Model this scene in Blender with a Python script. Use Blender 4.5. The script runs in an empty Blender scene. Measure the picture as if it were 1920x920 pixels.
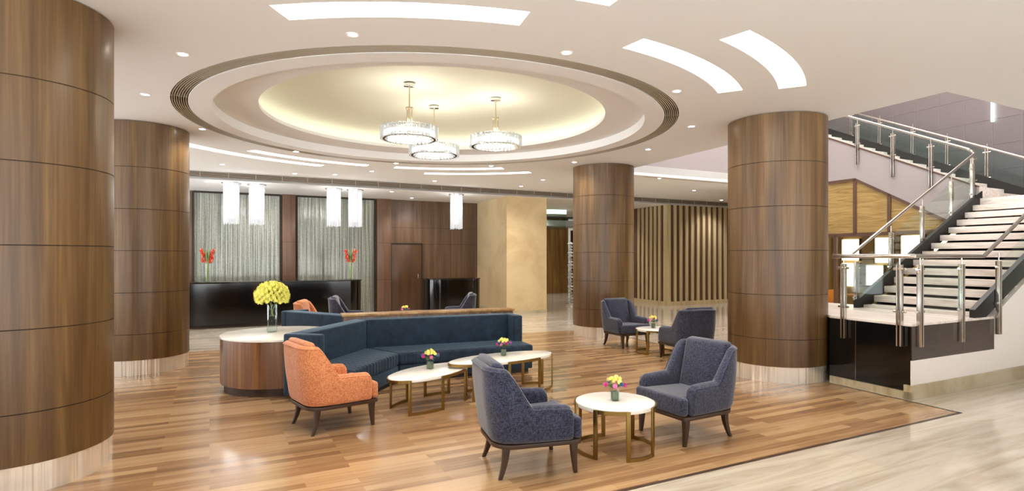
import bpy, bmesh, math, random
from mathutils import Vector, Matrix
R = math.radians
C = bpy.context.scene.collection
rnd = random.Random(7)

# ------------------------------------------------------------------ camera, world, exposure
S = bpy.context.scene
cam_d = bpy.data.cameras.new('camera'); cam = bpy.data.objects.new('camera', cam_d); C.objects.link(cam)
cam.location = (0, 0, 1.6); cam.rotation_euler = (R(90), 0, 0)
cam_d.sensor_width = 36; cam_d.lens = 36*1095/1920; cam_d.shift_y = 20/1920; cam_d.clip_end = 100
S.camera = cam
S.view_settings.view_transform = 'Standard'; S.view_settings.look = 'None'
S.view_settings.gamma = 1; S.view_settings.use_curve_mapping = False
S.view_settings.exposure = 1.18
S.cycles.use_denoising = True
S.cycles.max_bounces = 8; S.cycles.diffuse_bounces = 5; S.cycles.glossy_bounces = 4
S.cycles.transmission_bounces = 6; S.cycles.transparent_max_bounces = 16
S.cycles.sample_clamp_indirect = 6; S.cycles.caustics_reflective = False; S.cycles.caustics_refractive = False
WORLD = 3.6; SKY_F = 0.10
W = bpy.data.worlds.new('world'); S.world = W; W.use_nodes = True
# dim sky; bright lower half added to light the ceiling from outside
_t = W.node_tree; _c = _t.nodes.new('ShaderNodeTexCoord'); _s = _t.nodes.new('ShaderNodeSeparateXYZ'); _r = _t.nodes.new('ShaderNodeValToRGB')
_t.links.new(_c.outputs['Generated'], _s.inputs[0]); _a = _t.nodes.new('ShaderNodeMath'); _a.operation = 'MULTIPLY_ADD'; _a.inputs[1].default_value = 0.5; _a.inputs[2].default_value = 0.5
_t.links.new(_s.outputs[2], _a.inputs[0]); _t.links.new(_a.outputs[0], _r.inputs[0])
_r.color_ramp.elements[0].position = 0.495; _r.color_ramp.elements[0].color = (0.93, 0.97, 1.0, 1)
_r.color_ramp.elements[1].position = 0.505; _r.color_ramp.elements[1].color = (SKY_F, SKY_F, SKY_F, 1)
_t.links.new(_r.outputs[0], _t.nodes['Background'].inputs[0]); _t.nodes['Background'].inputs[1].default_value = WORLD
P_SPOT = 30.0      # watts of a ceiling downlight
E_SLOT = 7.0       # emission of the curved ceiling slots
WARM = (1.0, 0.95, 0.88)
NEUT = (1.0, 0.93, 0.85)

EYE = 1.6
CEIL = 3.42
LOWC = 3.26
U = Vector((0.888, 0.460, 0)); V = Vector((-0.379, 0.925, 0))    # the two directions the building is laid out in
UA = math.atan2(0.46, 0.888)
RC = Vector((-1.055, 8.35, 0))                                    # centre of the round ceiling

# ------------------------------------------------------------------ materials
def lin(c):
    return tuple(((v/255)/12.92 if v/255 <= 0.04045 else ((v/255+0.055)/1.055)**2.4) for v in c) + (1,)
class NT:
    def __init__(s, name):
        s.m = bpy.data.materials.new(name); s.m.use_nodes = True; s.t = s.m.node_tree
        s.b = s.t.nodes['Principled BSDF']; s.out = s.t.nodes['Material Output']
    def n(s, typ, **kw):
        x = s.t.nodes.new(typ)
        for k, v in kw.items():
            if k in x.bl_rna.properties: setattr(x, k, v)
            else: x.inputs[k.replace('_', ' ')].default_value = v
        return x
    def l(s, a, b): s.t.links.new(a, b)
def mat(name, col, rough=0.5, metal=0.0, coat=0.0, spec=0.5, sheen=0.0, emit=None, es=0.0):
    q = NT(name); b = q.b
    b.inputs['Base Color'].default_value = lin(col); b.inputs['Roughness'].default_value = rough
    b.inputs['Metallic'].default_value = metal; b.inputs['Coat Weight'].default_value = coat
    b.inputs['Coat Roughness'].default_value = 0.08
    b.inputs['Specular IOR Level'].default_value = spec; b.inputs['Sheen Weight'].default_value = sheen
    if emit: b.inputs['Emission Color'].default_value = (*emit, 1); b.inputs['Emission Strength'].default_value = es
    return q.m
def ramp(q, fac, stops):
    r = q.n('ShaderNodeValToRGB'); e = r.color_ramp.elements
    while len(e) < len(stops): e.new(0.5)
    for x, (p, c) in zip(e, stops): x.position = p; x.color = lin(c) if len(c) == 3 else c
    q.l(fac, r.inputs[0]); return r.outputs[0]
def coords(q, scale=(1, 1, 1), rot=0.0, loc=(0, 0, 0)):
    tc = q.n('ShaderNodeTexCoord'); mp = q.n('ShaderNodeMapping')
    q.l(tc.outputs['Object'], mp.inputs[0])
    mp.inputs['Scale'].default_value = scale; mp.inputs['Rotation'].default_value = (0, 0, rot); mp.inputs['Location'].default_value = loc
    return mp.outputs[0]
def noise(q, vec, scale, detail=4, rough=0.6, dist=0.0):
    x = q.n('ShaderNodeTexNoise'); x.inputs['Scale'].default_value = scale; x.inputs['Detail'].default_value = detail
    x.inputs['Roughness'].default_value = rough; x.inputs['Distortion'].default_value = dist
    q.l(vec, x.inputs['Vector']); return x.outputs['Fac']
def mixc(q, fac, a, b, mode='MIX'):
    x = q.n('ShaderNodeMix'); x.data_type = 'RGBA'; x.blend_type = mode
    if hasattr(fac, 'links'): q.l(fac, x.inputs[0])
    else: x.inputs[0].default_value = fac
    for v, k in ((a, 6), (b, 7)):
        if hasattr(v, 'links'): q.l(v, x.inputs[k])
        else: x.inputs[k].default_value = v if len(v) == 4 else lin(v)
    return x.outputs[2]
def bump(q, h, strength=0.2, dist=0.01):
    x = q.n('ShaderNodeBump'); x.inputs['Strength'].default_value = strength; x.inputs['Distance'].default_value = dist
    q.l(h, x.inputs['Height']); q.l(x.outputs[0], q.b.inputs['Normal'])
def veneer(name, dark, mid, light, rough=0.3, coat=0.3, scale=(9, 9, 0.5), rot=0.0):
    q = NT(name); v = coords(q, scale, rot)
    a = noise(q, v, 1.0, 6, 0.62, 0.3)
    v2 = coords(q, (scale[0]*7, scale[1]*7, scale[2]*3), rot); b2 = noise(q, v2, 1.0, 3, 0.5)
    m = q.n('ShaderNodeMath', operation='MULTIPLY_ADD'); q.l(b2, m.inputs[0]); m.inputs[1].default_value = 0.35; q.l(a, m.inputs[2])
    c = ramp(q, m.outputs[0], [(0.42, dark), (0.66, mid), (0.95, light)])
    q.l(c, q.b.inputs['Base Color'])
    q.b.inputs['Roughness'].default_value = rough; q.b.inputs['Coat Weight'].default_value = coat; q.b.inputs['Coat Roughness'].default_value = 0.18
    return q.m
def fabric(name, c1, c2, scale=110, sheen=0.4, big=14):
    q = NT(name); v = coords(q)
    v1 = coords(q, (1, 1, 0.25)); v2 = coords(q, (0.25, 0.25, 1))
    a = noise(q, v1, scale, 2, 0.5); b = noise(q, v2, scale, 2, 0.5)
    m = q.n('ShaderNodeMath', operation='ADD'); q.l(a, m.inputs[0]); q.l(b, m.inputs[1])
    h = q.n('ShaderNodeMath', operation='MULTIPLY'); q.l(m.outputs[0], h.inputs[0]); h.inputs[1].default_value = 0.5
    g = noise(q, v, big, 3, 0.6)
    k = q.n('ShaderNodeMath', operation='MULTIPLY_ADD'); q.l(g, k.inputs[0]); k.inputs[1].default_value = 0.14; q.l(h.outputs[0], k.inputs[2])
    q.l(ramp(q, k.outputs[0], [(0.46, c1), (0.68, c2)]), q.b.inputs['Base Color'])
    q.b.inputs['Roughness'].default_value = 0.9; q.b.inputs['Sheen Weight'].default_value = sheen; q.b.inputs['Specular IOR Level'].default_value = 0.2
    bump(q, h.outputs[0], 0.5, 0.004); return q.m
def pane(name, tint, refl=0.10, alpha_tint=1.0, rough=0.02):
    q = NT(name); q.t.nodes.remove(q.b)
    tr = q.n('ShaderNodeBsdfTransparent'); tr.inputs[0].default_value = (*tint, 1)
    gl = q.n('ShaderNodeBsdfGlossy'); gl.inputs['Roughness'].default_value = rough; gl.inputs[0].default_value = (0.9, 0.95, 0.93, 1)
    lw = q.n('ShaderNodeLayerWeight'); lw.inputs[0].default_value = 0.25
    m = q.n('ShaderNodeMath', operation='MULTIPLY_ADD'); q.l(lw.outputs['Fresnel'], m.inputs[0]); m.inputs[1].default_value = 0.30*refl; m.inputs[2].default_value = 0.01
    mx = q.n('ShaderNodeMixShader'); q.l(m.outputs[0], mx.inputs[0]); q.l(tr.outputs[0], mx.inputs[1]); q.l(gl.outputs[0], mx.inputs[2])
    q.l(mx.outputs[0], q.out.inputs['Surface']); return q.m
def crystal(name, es=1.0, tint=(1, 0.98, 0.95), trans=0.5):
    q = NT(name); b = q.b
    b.inputs['Base Color'].default_value = (0.55, 0.56, 0.58, 1); b.inputs['Roughness'].default_value = 0.12
    b.inputs['Specular IOR Level'].default_value = 0.9
    b.inputs['Emission Color'].default_value = (*tint, 1); b.inputs['Emission Strength'].default_value = es
    tr = q.n('ShaderNodeBsdfTransparent'); tr.inputs[0].default_value = (0.97, 0.98, 0.98, 1)
    lw = q.n('ShaderNodeLayerWeight'); lw.inputs[0].default_value = 0.5
    r = q.n('ShaderNodeMapRange'); q.l(lw.outputs['Facing'], r.inputs['Value']); r.inputs['To Min'].default_value = 1-trans; r.inputs['To Max'].default_value = 0.95
    mx = q.n('ShaderNodeMixShader'); q.l(r.outputs[0], mx.inputs[0]); q.l(tr.outputs[0], mx.inputs[1]); q.l(b.outputs[0], mx.inputs[2]); q.l(mx.outputs[0], q.out.inputs['Surface'])
    return q.m

M = {}
M['ceil'] = mat('ceiling_paint', (228, 227, 225), 0.85)
M['dome'] = mat('dome_cream_paint', (222, 222, 204), 0.8)
M['white'] = mat('white_wall_paint', (240, 234, 228), 0.7)
M['white2'] = mat('greyish_white_paint', (156, 147, 147), 0.7)
M['column_wood'] = veneer('column_walnut_veneer', (60, 41, 20), (96, 70, 38), (132, 102, 60), 0.38, 0.08, (7, 7, 0.35))
M['wall_wood'] = veneer('wall_walnut_veneer', (70, 50, 34), (94, 70, 50), (118, 92, 68), 0.32, 0.3, (8, 8, 0.4))
M['pilaster_wood'] = veneer('pilaster_wood', (82, 57, 42), (104, 76, 58), (124, 94, 72), 0.4, 0.2, (8, 8, 0.4))
M['door_wood'] = veneer('door_wood', (58, 38, 22), (78, 52, 32), (94, 66, 40), 0.35, 0.2, (8, 8, 0.4))
M['drum_wood'] = veneer('drum_walnut', (74, 44, 24), (116, 76, 46), (168, 122, 76), 0.28, 0.5, (10, 10, 0.3))
M['top_wood'] = veneer('partition_walnut', (128, 88, 48), (180, 136, 82), (214, 176, 120), 0.35, 0.2, (9, 3, 0.4))
M['leg_wood'] = mat('dark_leg_wood', (62, 42, 28), 0.4, coat=0.1)
M['groove'] = mat('dark_groove', (44, 30, 20), 0.7)
M['steel'] = mat('brushed_steel', (200, 194, 186), 0.22, 1.0)
def wavy_steel():
    q = NT('polished_wavy_steel'); v = coords(q, (9, 9, 0.12)); n = noise(q, v, 1.0, 3, 0.5)
    q.b.inputs['Base Color'].default_value = lin((244, 240, 230)); q.b.inputs['Metallic'].default_value = 0.62; q.b.inputs['Roughness'].default_value = 0.13
    bump(q, n, 0.9, 0.04); return q.m
M['base_steel'] = wavy_steel()
M['chrome'] = mat('chrome', (225, 225, 225), 0.08, 1.0)
M['brass'] = mat('antique_brass', (150, 122, 68), 0.32, 1.0)
M['champagne'] = mat('champagne_metal', (196, 184, 158), 0.25, 0.9)
M['grille_dark'] = mat('grille_dark', (84, 74, 64), 0.7)
M['grille_bar'] = mat('grille_bronze_bar', (186, 172, 150), 0.4, 0.3)
M['black_glass'] = mat('black_lacquer', (12, 9, 6), 0.10, coat=0.15)
M['black'] = mat('black_stair_steel', (16, 13, 11), 0.5)
M['tread'] = None
M['table_marble'] = None
M['glass'] = pane('clear_glass', (0.93, 0.97, 0.95), 0.3)
M['glass_green'] = pane('greenish_stair_glass', (0.80, 0.88, 0.87), 0.9)
M['vase_glass'] = pane('vase_glass', (0.95, 0.97, 0.965), 0.9)
M['water'] = pane('vase_water', (0.96, 0.975, 0.97), 0.9)
M['crystal'] = crystal('chandelier_crystal', 0.0, trans=0.8)
M['rod'] = crystal('pendant_glass_rod', 0.16, (0.97, 0.97, 1.0), 0.75)
M['led'] = mat('lit_lamp', (255, 250, 240), 0.5, emit=(1, 0.93, 0.82), es=14)
M['led_soft'] = mat('lit_lamp_core', (255, 250, 240), 0.5, emit=(1, 0.95, 0.88), es=1.2)
M['slot'] = mat('lit_slot_diffuser', (255, 246, 230), 0.6, emit=(1, 0.94, 0.84), es=E_SLOT)
M['cove'] = mat('lit_cove_strip', (255, 244, 220), 0.6, emit=(1, 0.95, 0.84), es=1.5)
M['bulb'] = mat('lit_downlight', (255, 250, 240), 0.5, emit=(1, 0.90, 0.76), es=30)
M['orange'] = fabric('orange_chenille', (182, 106, 66), (222, 152, 106), 170, 0.3)
M['grey'] = fabric('slate_blue_tweed', (22, 24, 36), (70, 74, 98), 170, 0.4)
M['leaf'] = mat('green_leaf', (70, 104, 40), 0.55)
M['darkleaf'] = mat('dark_grey_green_leaf', (104, 120, 98), 0.5)
M['stem'] = mat('pale_green_stem', (160, 176, 110), 0.5)
M['yellow'] = mat('yellow_petal', (255, 252, 150), 0.7)
M['cream'] = mat('cream_petal', (240, 232, 160), 0.7)
M['magenta'] = mat('magenta_petal', (208, 62, 150), 0.6)
M['pink'] = mat('pink_petal', (232, 130, 190), 0.6)
M['salmon'] = mat('pale_salmon_petal', (250, 160, 130), 0.55)
M['blue'] = mat('blue_petal', (60, 110, 160), 0.6)
M['red'] = mat('coral_red_petal', (232, 84, 56), 0.55)
M['amber'] = mat('amber_upholstery', (196, 120, 42), 0.6)
M['warm_panel'] = mat('backlit_shelf_panel', (255, 240, 190), 0.6, emit=(1, 0.93, 0.70), es=1.6)
M['frame_brown'] = mat('brown_window_frame', (92, 66, 52), 0.45)

def velvet():
    q = NT('navy_velvet'); v = coords(q, (1, 1, 1)); n = noise(q, v, 9, 4, 0.65, 0.6)
    q.l(ramp(q, n, [(0.35, (12, 31, 50)), (0.75, (30, 60, 86))]), q.b.inputs['Base Color'])
    q.b.inputs['Roughness'].default_value = 0.75; q.b.inputs['Sheen Weight'].default_value = 0.6
    q.b.inputs['Sheen Roughness'].default_value = 0.35; q.b.inputs['Sheen Tint'].default_value = (0.45, 0.72, 1, 1)
    return q
M['velvet'] = velvet().m
def tufted():
    q = velvet(); q.m.name = 'tufted_navy_velvet'; q.b.inputs['Sheen Weight'].default_value = 0.3
    ws = []
    for s in (1, -1):
        v = coords(q, (1, 1, 1), R(45*s)); w = q.n('ShaderNodeTexWave'); w.wave_profile = 'SIN'
        w.inputs['Scale'].default_value = 4.2; q.l(v, w.inputs['Vector']); ws.append(w.outputs['Fac'])
    m = q.n('ShaderNodeMath', operation='MULTIPLY'); q.l(ws[0], m.inputs[0]); q.l(ws[1], m.inputs[1])
    m2 = q.n('ShaderNodeMath', operation='POWER'); q.l(m.outputs[0], m2.inputs[0]); m2.inputs[1].default_value = 0.5
    bump(q, m2.outputs[0], 0.7, 0.010); return q.m
M['tufted'] = tufted()

def planks():
    q = NT('walnut_plank_floor'); v = coords(q, (1, 1, 1), -UA)
    b = q.n('ShaderNodeTexBrick'); b.offset = 0.37; b.offset_frequency = 2; b.squash = 1
    q.l(v, b.inputs['Vector']); b.inputs['Color1'].default_value = (0, 0, 0, 1); b.inputs['Color2'].default_value = (1, 1, 1, 1)
    b.inputs['Mortar'].default_value = (0.4, 0.4, 0.4, 1)
    b.inputs['Scale'].default_value = 1; b.inputs['Mortar Size'].default_value = 0.0; b.inputs['Brick Width'].default_value = 0.95; b.inputs['Row Height'].default_value = 0.085
    v2 = coords(q, (1.2, 14, 1), 0); 
    rot = q.n('ShaderNodeMapping'); rot.inputs['Rotation'].default_value = (0, 0, -UA); tc = q.n('ShaderNodeTexCoord'); q.l(tc.outputs['Object'], rot.inputs[0])
    sc = q.n('ShaderNodeMapping'); sc.inputs['Scale'].default_value = (1.6, 26, 1); q.l(rot.outputs[0], sc.inputs[0])
    g = noise(q, sc.outputs[0], 1.0, 5, 0.6, 0.4)
    m = q.n('ShaderNodeMath', operation='MULTIPLY_ADD'); q.l(b.outputs['Color'], m.inputs[0]); m.inputs[1].default_value = 0.55
    g2 = q.n('ShaderNodeMath', operation='MULTIPLY'); q.l(g, g2.inputs[0]); g2.inputs[1].default_value = 0.7; q.l(g2.outputs[0], m.inputs[2])
    q.l(ramp(q, m.outputs[0], [(0.25, (122, 88, 58)), (0.55, (156, 120, 84)), (0.90, (190, 156, 116))]), q.b.inputs['Base Color'])
    q.b.inputs['Roughness'].default_value = 0.24; q.b.inputs['Coat Weight'].default_value = 0.35; q.b.inputs['Coat Roughness'].default_value = 0.12
    bump(q, g, 0.04, 0.002); return q.m
def marble(name, base, vein, tile=(1.2, 0.6), rough=0.1, stretch=(0.5, 6, 1), coat=0.3, jointc=None):
    q = NT(name); v = coords(q, (1, 1, 1), -UA)
    b = q.n('ShaderNodeTexBrick'); b.offset = 0.5; q.l(v, b.inputs['Vector'])
    b.inputs['Color1'].default_value = (0.42, 0.42, 0.42, 1); b.inputs['Color2'].default_value = (0.58, 0.58, 0.58, 1); b.inputs['Mortar'].default_value = (0.35, 0.35, 0.35, 1)
    b.inputs['Scale'].default_value = 1; b.inputs['Mortar Size'].default_value = 0.003; b.inputs['Brick Width'].default_value = tile[0]; b.inputs['Row Height'].default_value = tile[1]
    sc = q.n('ShaderNodeMapping'); sc.inputs['Scale'].default_value = (stretch[0], stretch[1], stretch[2] if len(stretch) > 2 else 1); q.l(v, sc.inputs[0])
    g = noise(q, sc.outputs[0], 1.0, 6, 0.65, 0.8)
    c = ramp(q, g, [(0.36, vein), (0.55, base), (0.8, tuple(min(255, x+8) for x in base))])
    c2 = mixc(q, 0.35, c, b.outputs['Color'], 'OVERLAY')
    q.l(c2, q.b.inputs['Base Color']); q.b.inputs['Roughness'].default_value = rough; q.b.inputs['Coat Weight'].default_value = coat
    return q.m
M['planks'] = planks()
M['marble'] = marble('cream_marble_floor', (198, 188, 174), (172, 160, 142), (1.3, 0.65), 0.13)
M['tread'] = marble('travertine_tread', (240, 232, 226), (214, 203, 194), (9, 9), 0.3, (12, 1.2, 18), 0.1)
M['plinth'] = marble('travertine_plinth', (198, 188, 160), (168, 152, 118), (0.9, 9), 0.3, (1, 5), 0.1)
M['beige'] = marble('beige_stone_cladding', (222, 202, 160), (208, 184, 140), (9, 9), 0.3, (0.8, 0.8), 0.1)
M['table_marble'] = marble('white_marble_top', (252, 250, 246), (242, 238, 228), (9, 9), 0.25, (2, 2), 0.3)
M['darkstone'] = marble('brown_black_stone', (72, 60, 56), (50, 42, 40), (9, 9), 0.15, (1, 10), 0.3)
def fluted():
    q = NT('silver_fluted_glass'); v = coords(q, (1, 1, 1), -UA)
    sc = q.n('ShaderNodeMapping'); sc.inputs['Scale'].default_value = (30, 1, 0.5); q.l(v, sc.inputs[0])
    g = noise(q, sc.outputs[0], 1.0, 2, 0.5)
    sc2 = q.n('ShaderNodeMapping'); sc2.inputs['Scale'].default_value = (40, 1, 26); q.l(v, sc2.inputs[0]); g2 = noise(q, sc2.outputs[0], 1.0, 4, 0.7)
    m = q.n('ShaderNodeMath', operation='MULTIPLY_ADD'); q.l(g2, m.inputs[0]); m.inputs[1].default_value = 0.5; q.l(g, m.inputs[2])
    q.l(ramp(q, m.outputs[0], [(0.5, (88, 90, 82)), (0.72, (122, 124, 114)), (0.95, (168, 170, 160))]), q.b.inputs['Base Color'])
    q.b.inputs['Roughness'].default_value = 0.35; q.b.inputs['Metallic'].default_value = 0.35; q.b.inputs['Coat Weight'].default_value = 0.3; q.b.inputs['Coat Roughness'].default_value = 0.06
    bump(q, g2, 0.15, 0.01); return q.m
M['fluted'] = fluted()
M['flute_rib'] = mat('pale_glass_rib', (176, 180, 170), 0.2, 0.3, coat=0.3)
def wavy_tan():
    q = NT('rippled_tan_panel'); v = coords(q, (2, 2, 22)); g = noise(q, v, 1.0, 4, 0.6, 1.0)
    q.l(ramp(q, g, [(0.35, (140, 112, 62)), (0.65, (176, 148, 92))]), q.b.inputs['Base Color']); q.b.inputs['Roughness'].default_value = 0.4
    bump(q, g, 0.4, 0.02); return q.m
M['wavy_tan'] = wavy_tan()
M['tile_grey'] = mat('mauve_grey_wall_tile', (110, 101, 101), 0.35)
M['stripe_light'] = veneer('light_slat', (168, 150, 114), (194, 176, 138), (214, 196, 160), 0.4, 0.1)
M['stripe_dark'] = mat('dark_recess', (92, 66, 44), 0.6)

# ------------------------------------------------------------------ mesh helpers
class MB:
    def __init__(s): s.v = []; s.f = []
    def add(s, vs, fs):
        o = len(s.v); s.v += [tuple(x) for x in vs]; s.f += [tuple(i+o for i in f) for f in fs]; return s
    def box(s, c, d, rz=0.0):
        cx, cy, cz = c; hx, hy, hz = d[0]/2, d[1]/2, d[2]/2; co, si = math.cos(rz), math.sin(rz)
        vs = []
        for z in (-hz, hz):
            for x, y in ((-hx, -hy), (hx, -hy), (hx, hy), (-hx, hy)):
                vs.append((cx+x*co-y*si, cy+x*si+y*co, cz+z))
        return s.add(vs, [(3, 2, 1, 0), (4, 5, 6, 7), (0, 1, 5, 4), (1, 2, 6, 5), (2, 3, 7, 6), (3, 0, 4, 7)])
    def prism(s, pts, z0, z1):
        n = len(pts)
        if sum(pts[i][0]*pts[(i+1) % n][1]-pts[(i+1) % n][0]*pts[i][1] for i in range(n)) < 0: pts = pts[::-1]
        g = lambda z, i: z(i) if callable(z) else z
        vs = [(p[0], p[1], g(z0, i)) for i, p in enumerate(pts)] + [(p[0], p[1], g(z1, i)) for i, p in enumerate(pts)]
        return s.add(vs, [tuple(range(n))[::-1], tuple(range(n, 2*n))] + [(i, (i+1) % n, n+(i+1) % n, n+i) for i in range(n)])
    def hexa(s, b4, t4):
        return s.add(list(b4)+list(t4), [(3, 2, 1, 0), (4, 5, 6, 7), (0, 1, 5, 4), (1, 2, 6, 5), (2, 3, 7, 6), (3, 0, 4, 7)])
    def lathe(s, prof, n=64, c=(0, 0, 0), a0=0.0, a1=2*math.pi, closed=False):
        full = abs(a1-a0-2*math.pi) < 1e-6; m = len(prof); k = n if full else n+1; vs = []
        for j in range(k):
            a = a0+(a1-a0)*j/n
            for r, z in prof: vs.append((c[0]+r*math.cos(a), c[1]+r*math.sin(a), c[2]+z))
        fs = []
        for j in range(n):
            j2 = (j+1) % k
            for i in range(m if closed else m-1):
                i2 = (i+1) % m
                fs.append((j*m+i, j2*m+i, j2*m+i2, j*m+i2))
        if not full and closed: fs += [tuple(range(m))[::-1], tuple((k-1)*m+i for i in range(m))]
        return s.add(vs, fs)
    def cyl(s, c, r, h, n=24, r2=None):
        r2 = r if r2 is None else r2
        return s.lathe([(0.0001, 0), (r, 0), (r2, h), (0.0001, h)], n, c)
    def tube(s, pts, r, n=10, r2=None):
        pts = [Vector(p) for p in pts]; m = len(pts); vs = []; up = None
        for i, p in enumerate(pts):
            t = (pts[min(i+1, m-1)]-pts[max(i-1, 0)]).normalized()
            if up is None: up = Vector((0, 0, 1)) if abs(t.z) < 0.9 else Vector((1, 0, 0))
            x = (up-t*up.dot(t)).normalized(); y = t.cross(x); up = x
            rr = r if r2 is None else r+(r2-r)*i/(m-1)
            for k in range(n):
                a = 2*math.pi*k/n; vs.append(p+x*rr*math.cos(a)+y*rr*math.sin(a))
        fs = [(i*n+k, i*n+(k+1) % n, (i+1)*n+(k+1) % n, (i+1)*n+k) for i in range(m-1) for k in range(n)]
        fs += [tuple(range(n))[::-1], tuple((m-1)*n+k for k in range(n))]
        return s.add(vs, fs)
    def sphere(s, c, r, n=10, sq=(1, 1, 1)):
        prof = [(max(1e-4, math.sin(math.pi*i/n)), -math.cos(math.pi*i/n)) for i in range(n+1)]
        o = len(s.v); s.lathe(prof, n+4)
        for i in range(o, len(s.v)):
            x, y, z = s.v[i]; s.v[i] = (c[0]+x*r*sq[0], c[1]+y*r*sq[1], c[2]+z*r*sq[2])
        return s
    def build(s, name, m, parent=None, smooth=False, bevel=0.0, seg=2, sub=0, weld=True):
        me = bpy.data.meshes.new(name); me.from_pydata(s.v, [], s.f); me.update()
        bm = bmesh.new(); bm.from_mesh(me)
        if weld: bmesh.ops.remove_doubles(bm, verts=bm.verts, dist=2e-4)
        bmesh.ops.recalc_face_normals(bm, faces=bm.faces)
        if bevel:
            es = [e for e in bm.edges if len(e.link_faces) == 2 and e.calc_face_angle() > R(30)]
            bmesh.ops.bevel(bm, geom=es, offset=bevel, segments=seg, affect='EDGES', profile=0.5, clamp_overlap=True)
        if smooth or bevel:
            for f in bm.faces: f.smooth = True
        bm.to_mesh(me); bm.free()
        if smooth or bevel:
            try: me.set_sharp_from_angle(angle=R(38))
            except Exception: pass
        o = bpy.data.objects.new(name, me); C.objects.link(o)
        me.materials.append(m)
        if sub:
            x = o.modifiers.new('subdivision', 'SUBSURF'); x.levels = x.render_levels = sub
        if parent: o.parent = parent
        return o
def tag(o, label=None, cat=None, group=None, kind=None):
    if label: o['label'] = label
    if cat: o['category'] = cat
    if group: o['group'] = group
    if kind: o['kind'] = kind
    return o
def empty(name, loc=(0, 0, 0), rz=0.0):
    o = bpy.data.objects.new(name, None); C.objects.link(o); o.location = loc; o.rotation_euler = (0, 0, rz); o.empty_display_size = 0.1
    return o
def thing(name, label, cat, loc=(0, 0, 0), rz=0.0, group=None): return tag(empty(name, loc, rz), label, cat, group)
def copy_tree(o, parent=None):
    c = o.copy(); C.objects.link(c)
    if parent: c.parent = parent
    for ch in list(KIDS.get(o.name, [])) or [x for x in bpy.data.objects if x.parent == o]: copy_tree(ch, c)
    return c
KIDS = {}
def struct(o): return tag(o, kind='structure')
def box3(a, b, z0, z1, t):
    """wall slab from plan point a to plan point b, thickness t to the left of a->b"""
    a = Vector((a[0], a[1], 0)); b = Vector((b[0], b[1], 0)); d = (b-a).normalized(); n = Vector((-d.y, d.x, 0))*t
    return [tuple((a)[:2]), tuple(b[:2]), tuple((b+n)[:2]), tuple((a+n)[:2])]
def arc_pts(r, a0, a1, n, c=RC): return [(c.x+r*math.cos(R(a0+(a1-a0)*i/n)), c.y+r*math.sin(R(a0+(a1-a0)*i/n))) for i in range(n+1)]
def flat_with_holes(name, outer, holes, z, h, m):
    cu = bpy.data.curves.new(name, 'CURVE'); cu.dimensions = '2D'; cu.fill_mode = 'BOTH'; cu.extrude = h/2
    for poly in [outer]+holes:
        sp = cu.splines.new('POLY'); sp.points.add(len(poly)-1)
        for p, q in zip(sp.points, poly): p.co = (q[0], q[1], 0, 1)
        sp.use_cyclic_u = True
    tmp = bpy.data.objects.new(name+'_tmp', cu); C.objects.link(tmp)
    dg = bpy.context.evaluated_depsgraph_get(); me = bpy.data.meshes.new_from_object(tmp.evaluated_get(dg))
    bpy.data.objects.remove(tmp); bpy.data.curves.remove(cu)
    me.transform(Matrix.Translation((0, 0, z+h/2))); me.materials.clear(); me.materials.append(m); me.name = name
    o = bpy.data.objects.new(name, me); C.objects.link(o); return o

# ------------------------------------------------------------------ the setting: floor, ceiling, walls
def P2(v): return (v.x, v.y)
def uv(p, a, b): return Vector((p[0], p[1], 0))+U*a+V*b
wood_corner = Vector((4.60, 5.96, 0))
wa = [P2(wood_corner), (1.80, 12.83), (-5.38, 9.79), (-9.2, 8.17), P2(wood_corner-U*14+Vector((-2.2, 0, 0))), P2(wood_corner-U*14)]
outer = [(-11, -4), (16, -4), (16, 34), (-11, 34)]
fl = flat_with_holes('floor', outer, [wa], -0.2, 0.2, M['marble']); struct(fl)
fb = MB(); fb.prism(wa, -0.2, 0.0); wf = struct(fb.build('floor.001', M['planks']))
# thin dark border let into the edge of the wood floor
def strip(p, q, w, z0, z1):
    p = Vector((*p, 0)); q = Vector((*q, 0)); d = (q-p).normalized(); n = Vector((-d.y, d.x, 0))*w
    return [P2(p), P2(q), P2(q+n), P2(p+n)]
tb = MB(); tb.prism(strip(wa[0], wa[1], 0.035, 0, 0), 0.0, 0.0015); tb.prism(strip(wa[5], wa[0], 0.035, 0, 0), 0.0, 0.0015)
struct(tb.build('trim_1', M['leg_wood']))

SLOTS = [  # r0, r1, a0, a1, label
    (3.90, 4.17, -99.8, -73.4, 'long curved lit ceiling slot nearest the camera, above the ring'),
    (4.46, 4.74, -92.0, -66.7, 'curved lit ceiling slot cut by the top edge of the picture'),
    (3.82, 4.08, -58.1, -28.5, 'curved lit ceiling slot right of the ring, closer to it of the right pair'),
    (4.43, 4.70, -50.8, -26.7, 'curved lit ceiling slot right of the ring, farther from it of the right pair'),
    (4.28, 4.52, 129.0, 168.0, 'thin curved lit ceiling slot touching the top of the left rear column'),
    (3.74, 3.96, 118.5, 153.5, 'thin curved lit ceiling slot beside the ring above the left chandeliers of the desk'),
    (3.74, 3.98, 77.0, 110.5, 'shorter lit ceiling slot just behind the ring centre, nearer of the rear pair'),
    (4.46, 4.70, 71.5, 101.0, 'shorter lit ceiling slot just behind the ring centre, farther of the rear pair')]
holes = [arc_pts(3.31, 0, 360*(1-1/128), 127)]
for r0, r1, a0, a1, _ in SLOTS: holes.append(arc_pts(r0, a0, a1, 24)+arc_pts(r1, a1, a0, 24))
VA = Vector((4.815, 6.47, 0)); VB = Vector((2.35, 12.48, 0))
VC = VA+U*9; VD = VB+U*9
holes.append([P2(VA), P2(VC), P2(VD), P2(VB)])
F0, F1 = Vector((-11, 10.288, 0)), Vector((16, 24.40, 0))
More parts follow.
